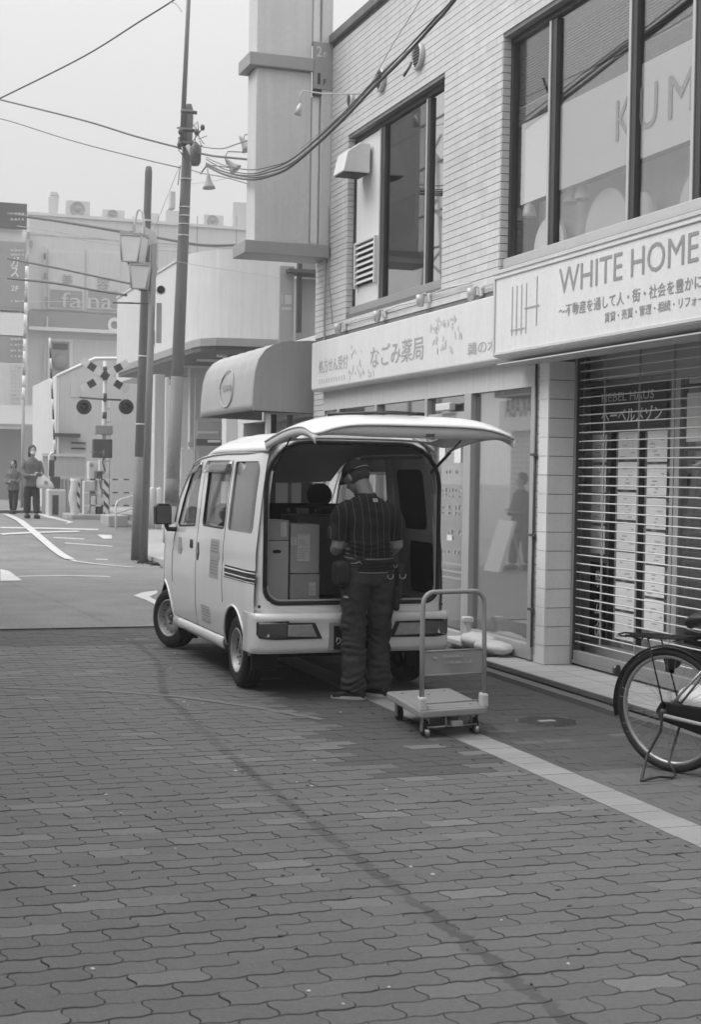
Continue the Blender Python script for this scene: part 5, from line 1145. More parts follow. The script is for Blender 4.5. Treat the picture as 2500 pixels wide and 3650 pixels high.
def bollard(u, lab):
    p = at(u, 1905, 29.5); z = zt(p.y) + .1; t = thing('bollard', lab, 'bollard', (p.x, p.y, z), 0, 'bollards by the station')
    B().lathe([(0, .06), (.8, .06), (.83, .045), (.845, .001)], (p.x, p.y, z), 'z', 14).obj('post', 'panel', t)
bollard(515, 'white bollard beside the lamp pole, leftmost of three'); bollard(541, 'white bollard, middle of the three by the station'); bollard(565, 'white bollard next to the van mirror')
p = at(430, 1930, 30.5); zz = zt(p.y); pl = tag(box('concrete_block', at(396, 0, 30.5).x, at(470, 0, 30.5).x, p.y, p.y + 1.0, zz, zz + .24, 'concrete', None, .02), 'low square concrete block beside the handrail', 'concrete block')
hr = thing('handrail', 'white bent tube handrail beside the crossing', 'handrail', at(412, 1945, 30.2)); P = [at(*q) for q in ((412, 1950, 30), (412, 1800, 30), (418, 1788, 30), (432, 1780, 30.3), (475, 1768, 31.5), (520, 1756, 32.6))]; P2 = [at(*q) for q in ((413, 1830, 30), (470, 1812, 31.5), (515, 1798, 32.6))]
B().tube(P, .022).obj('rail', 'white', hr); B().tube(P2, .018).obj('rail', 'white', hr)

# ================================================================== FAR BUILDINGS
fb = thing('salon_building', 'far grey building with film-lettered windows, dark sign band and units on its flat roof', 'building', (12, 64, 0)); YF = 60.; F_ = lambda u, v_: on(u, v_, 1, YF)
def fbox(name, ua, ub, va, vb, dy, m_, th=.1, par=None, lab=None):
    a, c = F_(ua, vb), F_(ub, va); o = box(name, a.x, c.x, YF - dy, YF - dy + th, (a.z + F_(ub, vb).z) / 2 if vb < 1900 else 0, (c.z + F_(ua, va).z) / 2, m_, par or fb)
    return o
zr = F_(95, 765).z
box('wall', F_(93, 800).x, F_(1115, 800).x, YF, YF + 9, 0, zr, 'mid' if 0 else 'sign_grey', fb); box('coping', F_(92, 0).x, F_(1116, 0).x, YF - .08, YF + .3, zr, zr + .12, 'panel', fb)
fbox('side_column', 88, 104, 765, 1520, .02, 'sign_face', .3)
for ua, ub in ((176, 292), (312, 420)):
    w_ = fbox('window_frame', ua - 7, ub + 7, 893, 1104, .06, 'panel', .05); fbox('pane', ua, ub, 902, 1036, .08, 'sign_grey', .015); fbox('film_panel', ua, ub, 1038, 1098, .08, 'mid', .015)
def ftext(s, ua, ub, vb, h, m_='sign_grey', dy=.12, bold=0): p, q = F_(ua, vb), F_(ub, vb); text(s, (p.x, YF - dy, p.z), (q.x, YF - dy, p.z), h, m_, fb, out=(0, -1, 0), bold=bold)
ftext('fa', 215, 290, 1096, .62); ftext('na', 312, 396, 1100, .45); ftext('美', 218, 256, 1020, .48, 'grey_text'); ftext('容', 342, 388, 1032, .48, 'grey_text')
fbox('sign_band', 100, 1000, 1132, 1184, .15, 'grey_text', .1); ftext('C', 380, 420, 1186, .62, 'sign_face', .2, .05)
fbox('cornice', 96, 1000, 1188, 1200, .5, 'white', .6); fbox('lower_frame', 168, 440, 1212, 1375, .05, 'sign_face', .04); fbox('pane', 176, 246, 1218, 1366, .07, 'mid', .02); fbox('pane', 258, 440, 1218, 1366, .07, 'sign_grey', .02)
fbox('window_sign', 186, 240, 1225, 1246, .10, 'dark', .02)
k = B(); c = F_(212, 1290); k.lathe([(0, .33), (-.02, .33), (-.02, .001)], (c.x, YF - .10, c.z), 'y', 28).obj('round_sign', 'grey_text', fb)
fbox('lower_cornice', 85, 330, 1446, 1462, .4, 'white', .5); fbox('sign_band', 132, 330, 1487, 1500, .35, 'grey_text', .1); fbox('shop_window', 155, 330, 1500, 1700, .05, 'mid', .05)
def acu(ua, ub, va, vb, lab, fan=True):
    a, c = F_(ua, vb), F_(ub, va); t = thing('air_conditioner', lab, 'air conditioner', ((a.x + c.x) / 2, YF + .6, zr + .12), 0, 'units on the salon roof')
    B().box(a.x, c.x, YF + .5, YF + .9, zr + .12, c.z).obj('casing', 'ac', t, .03)
    if fan:
        r = min(c.x - a.x, c.z - zr) * .36; k = B().lathe([(0, r), (-.03, r), (-.03, r * .9), (-.01, r * .85), (-.01, r * .35), (-.03, r * .33), (-.03, .001)], ((a.x * .55 + c.x * .45), YF + .49, (c.z + zr + .12) / 2), 'y', 24); k.obj('fan', 'mid', t)
acu(243, 328, 710, 768, 'air conditioner with a round fan, largest at the left of the roof'); acu(372, 452, 742, 775, 'low air conditioner between the fan unit and the lamp pole'); acu(536, 576, 752, 785, 'small air conditioner just right of the lamp pole', False); acu(600, 672, 745, 790, 'air conditioner behind the tall utility pole', False); acu(735, 808, 760, 800, 'low air conditioner with a round fan right of the tall pole'); acu(840, 905, 715, 800, 'tall air conditioner beside the projecting sign', False)
a, c = F_(176, 765), F_(212, 674); tag(B().box(a.x, c.x, YF + .5, YF + 1.0, zr + .1, c.z - .2).box(a.x + .08, c.x, YF + .5, YF + 1.0, c.z - .2, c.z).obj('roof_duct', 'ac', None, .05), 'tall pale duct standing on the far flat roof', 'duct')
cb = thing('sign_building', 'narrow far building at the left edge hung with dark vertical shop signs', 'building', (5, 60, 0)); YC = 57.; C2 = lambda u, v_: on(u, v_, 1, YC)
box('wall', C2(-60, 0).x, C2(88, 0).x, YC, YC + 6, 0, C2(50, 752).z, 'sign_face', cb)
for va, vb, m_, ub in ((732, 812, 'dark', 92), (868, 1105, 'mid', 88), (880, 1095, 'grey_text', 84), (1120, 1198, 'sign_face', 84), (1200, 1292, 'grey_text', 82), (1296, 1460, 'panel', 84)):
    a, c = C2(-40, vb), C2(ub, va); dd = .3 + (.02 if va == 880 else 0); box('sign_panel', a.x, c.x, YC - dd, YC - dd + .2, a.z, c.z, m_, cb)
def ct_(s, ua, ub, vb, h, m_='sign_face', b_=.02): p, q = C2(ua, vb), C2(ub, vb); text(s, (p.x, YC - .34, p.z), (q.x, YC - .34, p.z), h, m_, cb, out=(0, -1, 0), bold=b_)
ct_('ガ', 33, 64, 955, .40); ct_('ス', 33, 62, 990, .36); ct_('2F', 34, 62, 1040, .2, 'sign_face', .01)
k = B()
for va in (770, 790, 900, 915, 1080, 1215, 1235, 1255, 1275) + tuple(range(1310, 1455, 14)):
    for i in range(4 if va < 1300 else 3): a = C2(34 + i * 13, va); k.box(a.x, a.x + R.uniform(.05, .12), YC - .345, YC - .33, a.z, a.z + .07)
k.obj('sign_print', 'sign_grey', cb)
B().prism([(C2(-60, 0).x, YC - 4, 3.2), (C2(-60, 0).x, YC - 1, 4.0), (C2(-60, 0).x, YC - 1, 3.9), (C2(-60, 0).x, YC - 4, 3.1)], (2.2, 0, 0)).obj('street_awning', 'mid', cb); a = C2(60, 1600); box('shop_front', C2(-60, 0).x, C2(80, 0).x, YC - 1, YC - .9, 0, 3.1, 'mid', cb)
# low white house and its fence
hs = thing('crossing_house', 'low white house with a sloping roof edge behind the crossing signal', 'house', (7, 43, 0)); YH = 42.; H_ = lambda u, v_: on(u, v_, 1, YH)
P = [H_(207, 1850), H_(207, 1338), H_(340, 1277), H_(520, 1277), H_(520, 1850)]; P[0].z = P[4].z = .3
B().prism(P, (0, 6, 0)).obj('wall', 'panel', hs); a, c, d_ = H_(200, 1342), H_(338, 1278), H_(520, 1277)
B().tube([a, c, d_], .05, 4).obj('roof_edge', 'white', hs); box('lintel', H_(205, 0).x, H_(296, 0).x, YH - .4, YH, H_(0, 1553).z, H_(0, 1540).z, 'dark', hs)
for va in (1570, 1590): box('shutter_gap', H_(270, 0).x, H_(322, 0).x, YH - .05, YH, H_(0, va + 6).z, H_(0, va).z, 'dark', hs)
a, c = H_(250, 1415), H_(282, 1360); B().box(a.x, c.x, YH - .02, YH, a.z, c.z).obj('wall_panel', 'panel', hs)
fe = thing('fence', 'low pale panel fence with a bright top rail behind the crossing', 'fence', at(260, 1750, 38)); YE_ = 38.; E_ = lambda u, v_: on(u, v_, 1, YE_)
box('top_rail', E_(165, 0).x, E_(322, 0).x, YE_ - .05, YE_ + .02, E_(0, 1622).z, E_(0, 1613).z, 'white', fe)
for i in range(6): ua = 168 + i * 26; box('fence_panel', E_(ua, 0).x, E_(ua + 25, 0).x, YE_, YE_ + .03, .45, E_(0, 1623).z, 'sign_grey', fe)
for i in range(9): ua = 190 + i * 14; box('picket', E_(ua, 0).x, E_(ua + 9, 0).x, YE_ - .9, YE_ - .86, .45, E_(0, 1705).z, 'mid', fe)
box('lower_rail', E_(185, 0).x, E_(330, 0).x, YE_ - .95, YE_ - .9, E_(0, 1699).z, E_(0, 1694).z, 'white', fe)

# ================================================================== LEVEL CROSSING
YX = 34.6; X_ = lambda u, v_: on(u, v_, 1, YX); zg = .46
cs_ = thing('crossing_signal', 'level crossing signal with a striped X board and two round dark lamps', 'crossing signal', (X_(372, 0).x, YX, zg))
cx = X_(372, 1340); B().tube([(cx.x, YX, zg), (cx.x + .01, YX, cx.z + .35)], .045, 12).obj('mast', 'panel', cs_)
for a0 in (radians(32), radians(-32)):
    d_ = V((cos(a0), 0, sin(a0))); n_ = V((-sin(a0), 0, cos(a0))); dy = -.07 if a0 > 0 else -.09
    for i in range(-3, 4):
        c = cx + d_ * (i * .185); c.y = YX + dy; q = [c - d_ * .092 - n_ * .085, c + d_ * .092 - n_ * .085, c + d_ * .092 + n_ * .085, c - d_ * .092 + n_ * .085]
        B().prism(q, (0, .012, 0)).obj('board_segment', 'frame_dark' if i % 2 == 0 else 'white', cs_)
lz = X_(372, 1420).z; B().tube([(X_(296, 0).x, YX - .1, lz - .0), (cx.x, YX - .1, lz - .03), (X_(446, 0).x, YX - .1, lz - .03)], .022, 8).tube([(cx.x, YX - .1, lz - .08), (cx.x, YX - .1, lz + .12)], .045, 8).obj('lamp_arm', 'dark', cs_)
for u in (295, 445):
    c = X_(u, 1451); B().lathe([(0, .175), (-.03, .18), (-.04, .16), (-.02, .11), (-.02, .001)], (c.x, YX - .12, c.z), 'y', 28).obj('lamp_disc', 'frame_dark', cs_); B().lathe([(0, .08), (-.1, .095), (-.1, .085), (0, .07)], (c.x, YX - .14, c.z), 'y', 20).obj('lamp_hood', 'black', cs_); B().lathe([(0, .07), (-.02, .04), (-.025, .001)], (c.x, YX - .14, c.z), 'y', 16).obj('lamp_lens', 'lamp_red', cs_)
for va, vb in ((1458, 1482), (1292, 1308)): a = X_(0, va).z; b_ = X_(0, vb).z; B().lathe([(b_ - a, .052), (0, .052)], (cx.x + .01, YX, a), 'z', 12).obj('dark_band', 'dark', cs_)
a, c = X_(325, 1632), X_(394, 1567); box('direction_box', a.x, c.x, YX - .25, YX - .05, a.z, c.z, 'dark', cs_, .02); a, c = X_(335, 1548), X_(398, 1517); box('speaker_box', a.x, c.x, YX - .15, YX + .05, a.z, c.z, 'mid', cs_, .02)
text('←→', tuple(V((X_(332, 0).x, YX - .252, X_(0, 1612).z))), tuple(V((X_(388, 0).x, YX - .252, X_(0, 1612).z))), .09, 'mid', cs_, out=(0, -1, 0))
box('signal_cabinet', X_(328, 0).x, X_(360, 0).x, YX - .3, YX, .9, X_(0, 1640).z, 'panel', cs_, .015); B().lathe([(0, .05), (-.01, .05)], (X_(338, 0).x, YX - .305, X_(0, 1653).z), 'y', 14).obj('dial', 'mid', cs_)
for u in (384, 412): B().tube([(X_(u, 0).x, YX + .1, zg), (X_(u, 0).x, YX + .1, X_(0, 1410).z)], .014, 6).obj('ladder_rail', 'panel', cs_)
for va in range(1445, 1860, 48): B().tube([(X_(384, 0).x, YX + .1, X_(0, va).z), (X_(412, 0).x, YX + .1, X_(0, va).z)], .010, 6).obj('rung', 'mid', cs_)
sb = thing('barrier_fence', 'black and pale striped railing around the crossing equipment', 'railing', (X_(370, 0).x, YX - .8, zg)); YR = YX - .9; Q_ = lambda u, v_: on(u, v_, 1, YR)
for v_ in (1709, 1756, 1802, 1849):
    for i in range(9):
        ua = 300 + i * 20; a, c = Q_(ua, v_), Q_(ua + 20, v_); box('rail_segment', a.x, c.x, YR, YR + .03, a.z - .016, a.z + .016, 'dark' if i % 2 else 'sign_face', sb)
for u, wd in ((296, 14), (398, 18)):
    zt_, zb_ = Q_(0, 1700).z, Q_(0, 1866).z; n_ = 7; x0, x1 = Q_(u - wd / 2, 0).x, Q_(u + wd / 2, 0).x; box('striped_post', x0, x1, YR - .03, YR + .05, zb_, zt_, 'sign_face', sb)
    for i in range(4): z = zb_ + (zt_ - zb_) * (.06 + .24 * i); B().prism([(x0 - .002, YR - .034, z + .13), (x1 + .002, YR - .034, z), (x1 + .002, YR - .034, z + .10), (x0 - .002, YR - .034, z + .23)], (0, .003, 0)).obj('dark_stripe', 'dark', sb)
wb = thing('sheet_post', 'post wrapped in a white printed sheet beside the striped railing', 'post', (Q_(276, 0).x, YR, zg)); x0, x1 = Q_(264, 0).x, Q_(292, 0).x
B().sheet(lambda u, v: (x0 + (x1 - x0) * u + .02 * sin(v * 9), YR - .1 - .05 * sin(pi * u), zg + .02 + (Q_(0, 1705).z - zg) * v), 8, 12).obj('sheet', 'white', wb, solid=.03)
cbx = thing('equipment_cabinets', 'group of pale and dark equipment boxes inside the striped railing', 'cabinet', (Q_(345, 0).x, YR + .4, zg))
for ua, ub, va, vb, m_ in ((318, 345, 1715, 1750, 'sign_grey'), (350, 372, 1680, 1712, 'dark'), (372, 392, 1690, 1740, 'panel'), (330, 348, 1770, 1850, 'sign_face'), (352, 375, 1775, 1800, 'white'), (354, 372, 1805, 1842, 'dark'), (376, 392, 1770, 1860, 'panel'), (305, 322, 1715, 1860, 'sign_grey'), (362, 380, 1640, 1680, 'panel')):
    a, c = Q_(ua, vb), Q_(ub, va); box('equipment_box', a.x, c.x, YR + .3, YR + .6, a.z, c.z, m_, cbx, .015)
k = B().tube([Q_(352, 1700), Q_(358, 1740), Q_(372, 1750), Q_(385, 1745)], .012).tube([Q_(372, 1600), Q_(365, 1650), Q_(375, 1680)], .015); k.obj('cable_loop', 'dark', cbx)
tag(box('concrete_plinth', Q_(268, 0).x, Q_(425, 0).x, YR - .3, YR + 1.2, zg - .1, zg + .11, 'concrete', None, .02), 'low concrete base slab under the striped railing', 'concrete base')
# raised barrier rods, cabinet with dark block
for (u0, v0, u1, v1, y, lab) in ((96, 905, 82, 1425, 44, 'raised striped barrier rod at the left, pale with few dark bands'), (176, 1205, 196, 1640, 38, 'thin raised barrier rod right of the woman, banded dark and pale')):
    t = thing('barrier_rod', lab, 'barrier', on(u1, v1, 1, y), 0, 'raised crossing barriers'); n_ = 12
    for i in range(n_):
        a = on(u0 + (u1 - u0) * i / n_, v0 + (v1 - v0) * i / n_, 1, y); c = on(u0 + (u1 - u0) * (i + 1) / n_, v0 + (v1 - v0) * (i + 1) / n_, 1, y); B().tube([a, c], .045 if y > 40 else .026, 8).obj('rod_segment', ('white' if i % 3 else 'mid') if y > 40 else ('dark' if i % 2 else 'sign_face'), t)
    if y > 40: B().tube([on(u1, v1, 1, y), (on(u1, v1, 1, y).x, y, .4)], .05).obj('stand', 'mid', t)
t = thing('barrier_machine', 'barrier machine with dark upper block on a grey pedestal', 'machine', on(208, 1800, 1, 36)); M_ = lambda u, v_: on(u, v_, 1, 36.)
B().box(M_(195, 0).x, M_(230, 0).x, 35.8, 36.2, M_(0, 1738).z, M_(0, 1695).z).box(M_(190, 0).x, M_(210, 0).x, 35.9, 36.1, M_(0, 1695).z, M_(0, 1635).z).obj('drive_block', 'dark', t, .03); B().box(M_(186, 0).x, M_(250, 0).x, 35.75, 36.3, .4, M_(0, 1742).z).obj('pedestal', 'sign_grey', t, .03); box('pedestal_door', M_(200, 0).x, M_(222, 0).x, 35.74, 35.749, .5, M_(0, 1762).z, 'dark', t)
B().tube([M_(176, 1840), M_(176, 1625), M_(184, 1615), M_(192, 1615)], .035).obj('bent_rail', 'white', t)
t = thing('track_rails', 'dark railway rails crossing the street', 'rails', (6, 38.6, .47)); 
for y in (38.2, 39.27): box('rail', 2, 14, y, y + .07, .46, .50, 'steel_dark', t)

# ================================================================== POLES
pa = thing('utility_pole', 'plain grey pole with a rounded top behind the lantern pole', 'pole', at(487, 2010, 25.5)); a, c = at(484, 2015, 25.5), at(530, 592, 25.5); a.z = -.05
B().tube([a, a.lerp(c, .5), a.lerp(c, .985), a.lerp(c, .998), c], [.092, .078, .064, .05, .02], 16).obj('shaft', 'pole_concrete', pa); k = B()
for f in (.35, .52, .86): k.lathe([(0, .085), (.03, .085)], a.lerp(c, f), 'z', 14)
k.obj('steel_band', 'sign_grey', pa); B().tube([a, a.lerp(c, .27)], [.094, .088], 16).obj('lower_sleeve', 'pole_steel', pa)
lp = thing('lantern_pole', 'slim street lamp pole carrying two white lanterns and a hooked arm', 'street lamp', at(512, 2010, 25.0)); a, c = at(511, 2012, 25.0), at(548, 870, 25.0); a.z = -.05
B().tube([a, c], [.068, .055], 12).obj('shaft', 'pole_steel', lp)
B().tube([at(478, 830, 25), at(480, 790, 25), at(488, 755, 25), at(497, 745, 25), at(508, 757, 25), at(513, 800, 25), at(513, 838, 25)], .022).obj('hook_arm', 'sign_grey', lp); B().tube([at(478, 1080, 25), at(400, 1078, 25)], .012).tube([at(400, 1079, 25), at(548, 1083, 25)], .013).obj('cross_bar', 'dark', lp)
def lantern(u0, u1, v0, v1, uo, m_):
    tl, tr, br, bl = at(u0, v0, 24.9), at(u1, v0 + 5, 24.9), at(u1 - 14, v1, 24.9), at(u0 + 8, v1 - 4, 24.9); dv = (at(u1 + uo, v0 + 15, 25.15) - tr)
    o = B().prism([tl, tr, br, bl][::-1], dv).obj('lantern_glass', m_, lp); k = B()
    for a_, b_ in ((tl, tr), (tr, br), (br, bl), (bl, tl)): k.tube([a_, b_], .016, 6); 
    for a_, b_ in ((tl + dv, tr + dv), (tr + dv, br + dv), (tr, tr + dv), (br, br + dv), (tl, tl + dv)): k.tube([a_, b_], .010, 6)
    k.obj('lantern_frame', 'mid', lp); B().prism([tl + V((0, 0, .01)), tr + V((0, 0, .01)), tr + dv + V((0, 0, .01)), tl + dv + V((0, 0, .01))], (0, 0, .045)).obj('lantern_cap', 'mid', lp, .01)
lantern(426, 504, 836, 934, 26, 'lamp_glass'); lantern(460, 534, 942, 1030, 26, 'sign_grey'); B().tube([at(455, 940, 25), at(500, 942, 25)], .02).tube([at(495, 1033, 25), at(530, 1032, 25)], .02).obj('lantern_foot', 'dark', lp)
B().prism([at(510, 805, 25.2), at(556, 828, 25.2), at(560, 870, 25.3), at(540, 876, 25.3), (at(512, 850, 25.2))], (0, .1, 0)).obj('sign_plate', 'white', lp); box('side_plate', at(550, 0, 25.3).x, at(568, 0, 25.3).x, 24.7, 24.75, at(0, 1220, 25.3).z, at(0, 1080, 25.3).z, 'mid', lp)
t = thing('loudspeaker', 'round dark-mouthed horn loudspeaker on the lantern pole', 'loudspeaker', at(573, 1033, 24.6)); c = at(573, 1033, 24.6); B().lathe([(.25, .03), (.08, .07), (0, .085), (-.01, .07), (.02, .06), (.02, .001)], c, 'y', 20).obj('horn', 'panel', t); B().lathe([(0, .066), (.01, .001)], c + V((0, -.012, 0)), 'y', 20).obj('horn_mouth', 'black', t)
up = thing('utility_pole', 'tall concrete utility pole with cross-arms, cables and a thin mast on top', 'pole', at(608, 1985, 27.5)); a, c = at(603, 2010, 27.5), at(674, 372, 27.5); a.z = -.05
B().tube([a, a.lerp(c, .6), a.lerp(c, .985), c], [.135, .11, .088, .05], 18).obj('shaft', 'pole_concrete', up); B().tube([at(648, 520, 27.4), at(684, -260, 27.4)], [.05, .035], 10).obj('mast', 'pole_steel', up)
k = B()
for v_ in (740, 770, 640, 800, 840): f = (1985 - v_) / (1985 - 372); k.lathe([(0, .112), (.018, .112)], a.lerp(c, f), 'z', 16)
k.obj('steel_band', 'sign_grey', up); f = (1985 - 1760) / 1613; q_ = a.lerp(c, .125), a.lerp(c, .175); B().tube([q_[0], q_[1]], [.139, .134], 18).obj('dark_sheet', 'concrete_dark', up); B().tube([a.lerp(c, 0), a.lerp(c, .40)], [.1355, .122], 18).obj('lower_sleeve', 'pole_steel', up); B().tube([a.lerp(c, .02), a.lerp(c, .115)], [.138, .134], 18).obj('pale_sleeve', 'mid', up)
for v_, ua, ub in ((399, 645, 702), (464, 638, 704), (512, 634, 698)): B().tube([at(ua, v_ - 4, 27.2), at(ub, v_ + 3, 27.2)], .035, 6).obj('cross_arm', 'dark', up)
k = B()
for i in range(26):
    p = at(R.uniform(640, 712), R.uniform(440, 560), R.uniform(27.1, 27.35)); k.tube([p, p + V((R.uniform(-.1, .1), 0, R.uniform(-.16, .1))), p + V((R.uniform(-.16, .16), 0, R.uniform(-.2, .02)))], .008, 5)
for p in (at(643, 470, 27.1), at(700, 472, 27.1), at(640, 515, 27.1), at(696, 515, 27.1), at(722, 455, 27.1)): k.lathe([(-.05, .03), (0, .045), (.05, .03)], p, 'z', 8)
k.obj('insulators_and_leads', 'frame_dark', up)
B().lathe([(-.22, .06), (-.15, .10), (.1, .11), (.2, .04)], at(697, 548, 27.0), 'z', 14).obj('cable_closure', 'dark', up); B().tube([at(668, 520, 27.1), at(690, 560, 27.05), at(684, 590, 27.05)], .05).obj('bracket', 'mid', up)
box('hanging_box', at(613, 0, 27.3).x, at(634, 0, 27.3).x, at(613, 0, 27.3).y - .05, at(613, 0, 27.3).y + .15, at(0, 732, 27.3).z, at(0, 668, 27.3).z, 'sign_grey', up, .02); B().tube([at(634, 660, 27.3), at(640, 610, 27.3), at(644, 590, 27.3)], .008).obj('drop_wire', 'frame_dark', up)
# joints, pipes and openings on the far walls
for ua in (470, 560, 700, 840): fbox('wall_joint', ua, ua + 2, 770, 1130, .012, 'mid', .01)
fbox('wall_joint', 100, 1000, 866, 868, .012, 'mid', .01); fbox('wall_joint', 110, 1000, 1125, 1128, .03, 'mid', .02)
for ua, v0, v1 in ((152, 880, 1100), (153, 1230, 1440), (162, 1130, 1190)): fbox('downpipe', ua, ua + 6, v0, v1, .2, 'ac', .1)
for ua, va in ((100, 830), (160, 905), (160, 975), (164, 1060), (110, 860)): fbox('wall_box', ua - 6, ua + 3, va, va + 22, .2, 'mid', .12)
fbox('poster', 158, 186, 1535, 1580, .6, 'white', .05); fbox('poster', 160, 182, 1582, 1600, .6, 'mid', .05); fbox('shop_canopy', 130, 205, 1484, 1494, 1.2, 'dark', .8)
for i in range(9): fbox('shutter_strip', 205, 330, 1506 + 18 * i, 1509 + 18 * i, .1, 'grey_text', .03)
B().box(6.9, 13, 30.9, 39.3, 6.22, 6.27).obj('coping', 'sign_grey', sn); box('wall_vent', 6.88, 6.925, 34.2, 34.6, 4.6, 4.9, 'mid', sn)
for i in range(0): box('siding_joint', H_(209, 0).x, H_(520, 0).x, YH - .012, YH - .002, .9 + .3 * i, .915 + .3 * i, 'sign_grey', hs)
box('gutter_pipe', H_(214, 0).x, H_(219, 0).x, YH - .1, YH - .02, .5, 4.2, 'sign_grey', hs)
# crumbs of litter and gum on the paving
k = B(); RR = random.Random(11)
for _ in range(110):
    y = 3.8 + 10 * RR.random() ** 1.4; x = .25 * y + RR.uniform(-.9, 1.6); r = RR.uniform(.003, .009); k.cur = RR.choice((0, 0, 1)); k.prism([(x + r * cos(t) * RR.uniform(.7, 1.6), y + r * sin(t), .0015) for t in [2 * pi * q / 7 for q in range(7)]], (0, 0, .0025))
struct(k.obj('litter', ['joint_dirt', 'sign_face'], None, fix=False), 'stuff')
# weeds at the foot of the poles
k = B(); RR = random.Random(5)
for _ in range(300):
    p = V((RR.gauss(5.12, .15), RR.gauss(24.6, .3), 0)); hgt = RR.uniform(.02, .09); a0 = RR.uniform(0, 2 * pi); d_ = V((cos(a0), sin(a0), 0)) * .03; k.add([p - d_, p + d_, p + d_ * 2 + V((RR.gauss(0, .04), RR.gauss(0, .04), hgt))], [(0, 1, 2)])
struct(k.obj('weeds', 'leaf', None, fix=False), 'stuff')

# ================================================================== CABLES
def cable(pts, r, lab, m_='frame_dark', gp='overhead cables'):
    P = [at(*q) if at(*q).x < 4.97 or q[2] > 18.9 else on(q[0], q[1], 0, 4.97) for q in pts]; out = []
    for i in range(len(P) - 1):
        p0, p1, p2, p3 = P[max(i - 1, 0)], P[i], P[i + 1], P[min(i + 2, len(P) - 1)]
        for k in range(6): t = k / 6; out.append(.5 * ((2 * p1) + (p2 - p0) * t + (2 * p0 - 5 * p1 + 4 * p2 - p3) * t * t + (3 * p1 - p0 - 3 * p2 + p3) * t ** 3))
    out.append(P[-1]); o = B().tube(out, r, 6).obj('overhead_cable', m_); tag(o, lab, 'cable', gp); return o
bund = [(735, 590, 19.5), (800, 622, 17.8), (890, 640, 16.4), (960, 628, 15.8), (1030, 598, 15.3), (1130, 515, 14.6), (1235, 415, 13.9), (1330, 315, 13.2), (1440, 205, 12.5), (1540, 95, 11.9), (1622, 0, 11.4), (1800, -260, 10.4)]
cable(bund, .014, 'thickest black cable of the bundle sagging across the tiled wall')
for j, (o1, o2, r, lb) in enumerate(((-22, -12, .007, 'upper thin cable of the bundle before the tiled wall'), (-12, -20, .008, 'second thin cable of the bundle before the tiled wall'), (-32, -30, .006, 'highest thin cable of the bundle before the tiled wall'), (-6, -9, .008, 'thin cable lashed close above the thickest cable'))):
    cable([(u - (o2 if i > 3 else 0) * .6 * (i / 11), v_ + o1 + 3 * sin(i * 1.3 + j), d) for i, (u, v_, d) in enumerate(bund)], r, lb)
cable([(1000, 590, 18), (1180, 440, 15.6), (1300, 330, 14), (1400, 160, 12.6), (1500, 0, 11.6), (1600, -180, 10.8)], .0035, 'very thin wire rising steeply to the top of the picture', 'mid')
t = thing('cable_clamp', 'small clamp dangling from the cable bundle by the round vent', 'clamp', at(1450, 255, 13)); B().tube([at(1468, 222, 13), at(1460, 240, 13), at(1440, 272, 13)], .012).obj('clamp_body', 'dark', t)
cable([(-60, 342, 34), (27, 362, 32.5), (300, 430, 30), (480, 485, 28.5), (645, 528, 27.2)], .019, 'thick cable running from the tall pole off the left edge')
cable([(-60, 415, 34), (27, 430, 32.5), (250, 500, 30.5), (480, 560, 28.6), (642, 598, 27.2)], .011, 'thinner cable under the thick one left of the tall pole')
cable([(-40, 368, 22), (27, 337, 22), (300, 200, 21), (500, 75, 20), (612, 5, 19.5), (700, -60, 19)], .011, 'cable rising from the left edge to the top of the sky'); cable([(605, 8, 19.4), (628, 15, 19.3), (648, 42, 19.2)], .006, 'frayed short wire end at the top of the sky', 'mid')
cable([(705, 545, 27), (760, 556, 25), (830, 563, 24), (900, 570, 23), (1000, 580, 22.5), (1120, 588, 22)], .02, 'thick cable from the pole passing behind the projecting sign')
cable([(700, 515, 27), (725, 524, 26), (790, 530, 25), (840, 515, 24), (900, 493, 23), (1010, 440, 22)], .009, 'thin double cable rising toward the projecting sign')
cable([(715, 620, 26.5), (740, 590, 26), (760, 590, 25.6), (900, 605, 23.5), (1000, 590, 22)], .010, 'kinked cable near the bell lamps')
cable([(680, 605, 27), (720, 618, 26), (800, 632, 24.5), (900, 660, 22.5), (1000, 690, 22)], .008, 'lowest thin cable passing the bell lamps'); cable([(640, 660, 30), (760, 645, 27), (900, 615, 23), (1000, 590, 20)], .004, 'faint wire crossing behind the bell lamps', 'mid')
cable([(27, 762, 50), (250, 795, 46), (410, 822, 43), (470, 830, 42)], .05, 'thick dark cable over the roof of the far salon building'); cable([(540, 843, 41), (680, 868, 39), (760, 875, 38), (860, 873, 37)], .04, 'continuing dark cable behind the tall pole')
cable([(27, 922, 40), (200, 955, 38), (350, 987, 37), (470, 1012, 36)], .028, 'dark cable crossing the salon windows'); cable([(27, 992, 40), (200, 1010, 38), (340, 1035, 37), (450, 1052, 36)], .034, 'lower dark cable crossing the salon window film')
for v0, v1, lb in ((805, 870, 'upper pale wire above the salon windows'), (820, 885, 'lower pale wire above the salon windows'), (1075, 1085, 'thin level wire across the salon lettering')): cable([(60, v0, 48), (250, (v0 + v1) / 2 - 4, 45), (500, v1, 42), (680, v1 + 14, 41)], .013, lb, 'mid')
cable([(620, 930, 26), (760, 955, 25), (900, 975, 24), (1000, 990, 23)], .004, 'faint wire over the pale station wall', 'mid'); cable([(640, 590, 28), (600, 690, 30), (560, 790, 32), (540, 840, 33)], .006, 'thin slanting stay wire left of the tall pole', 'mid')
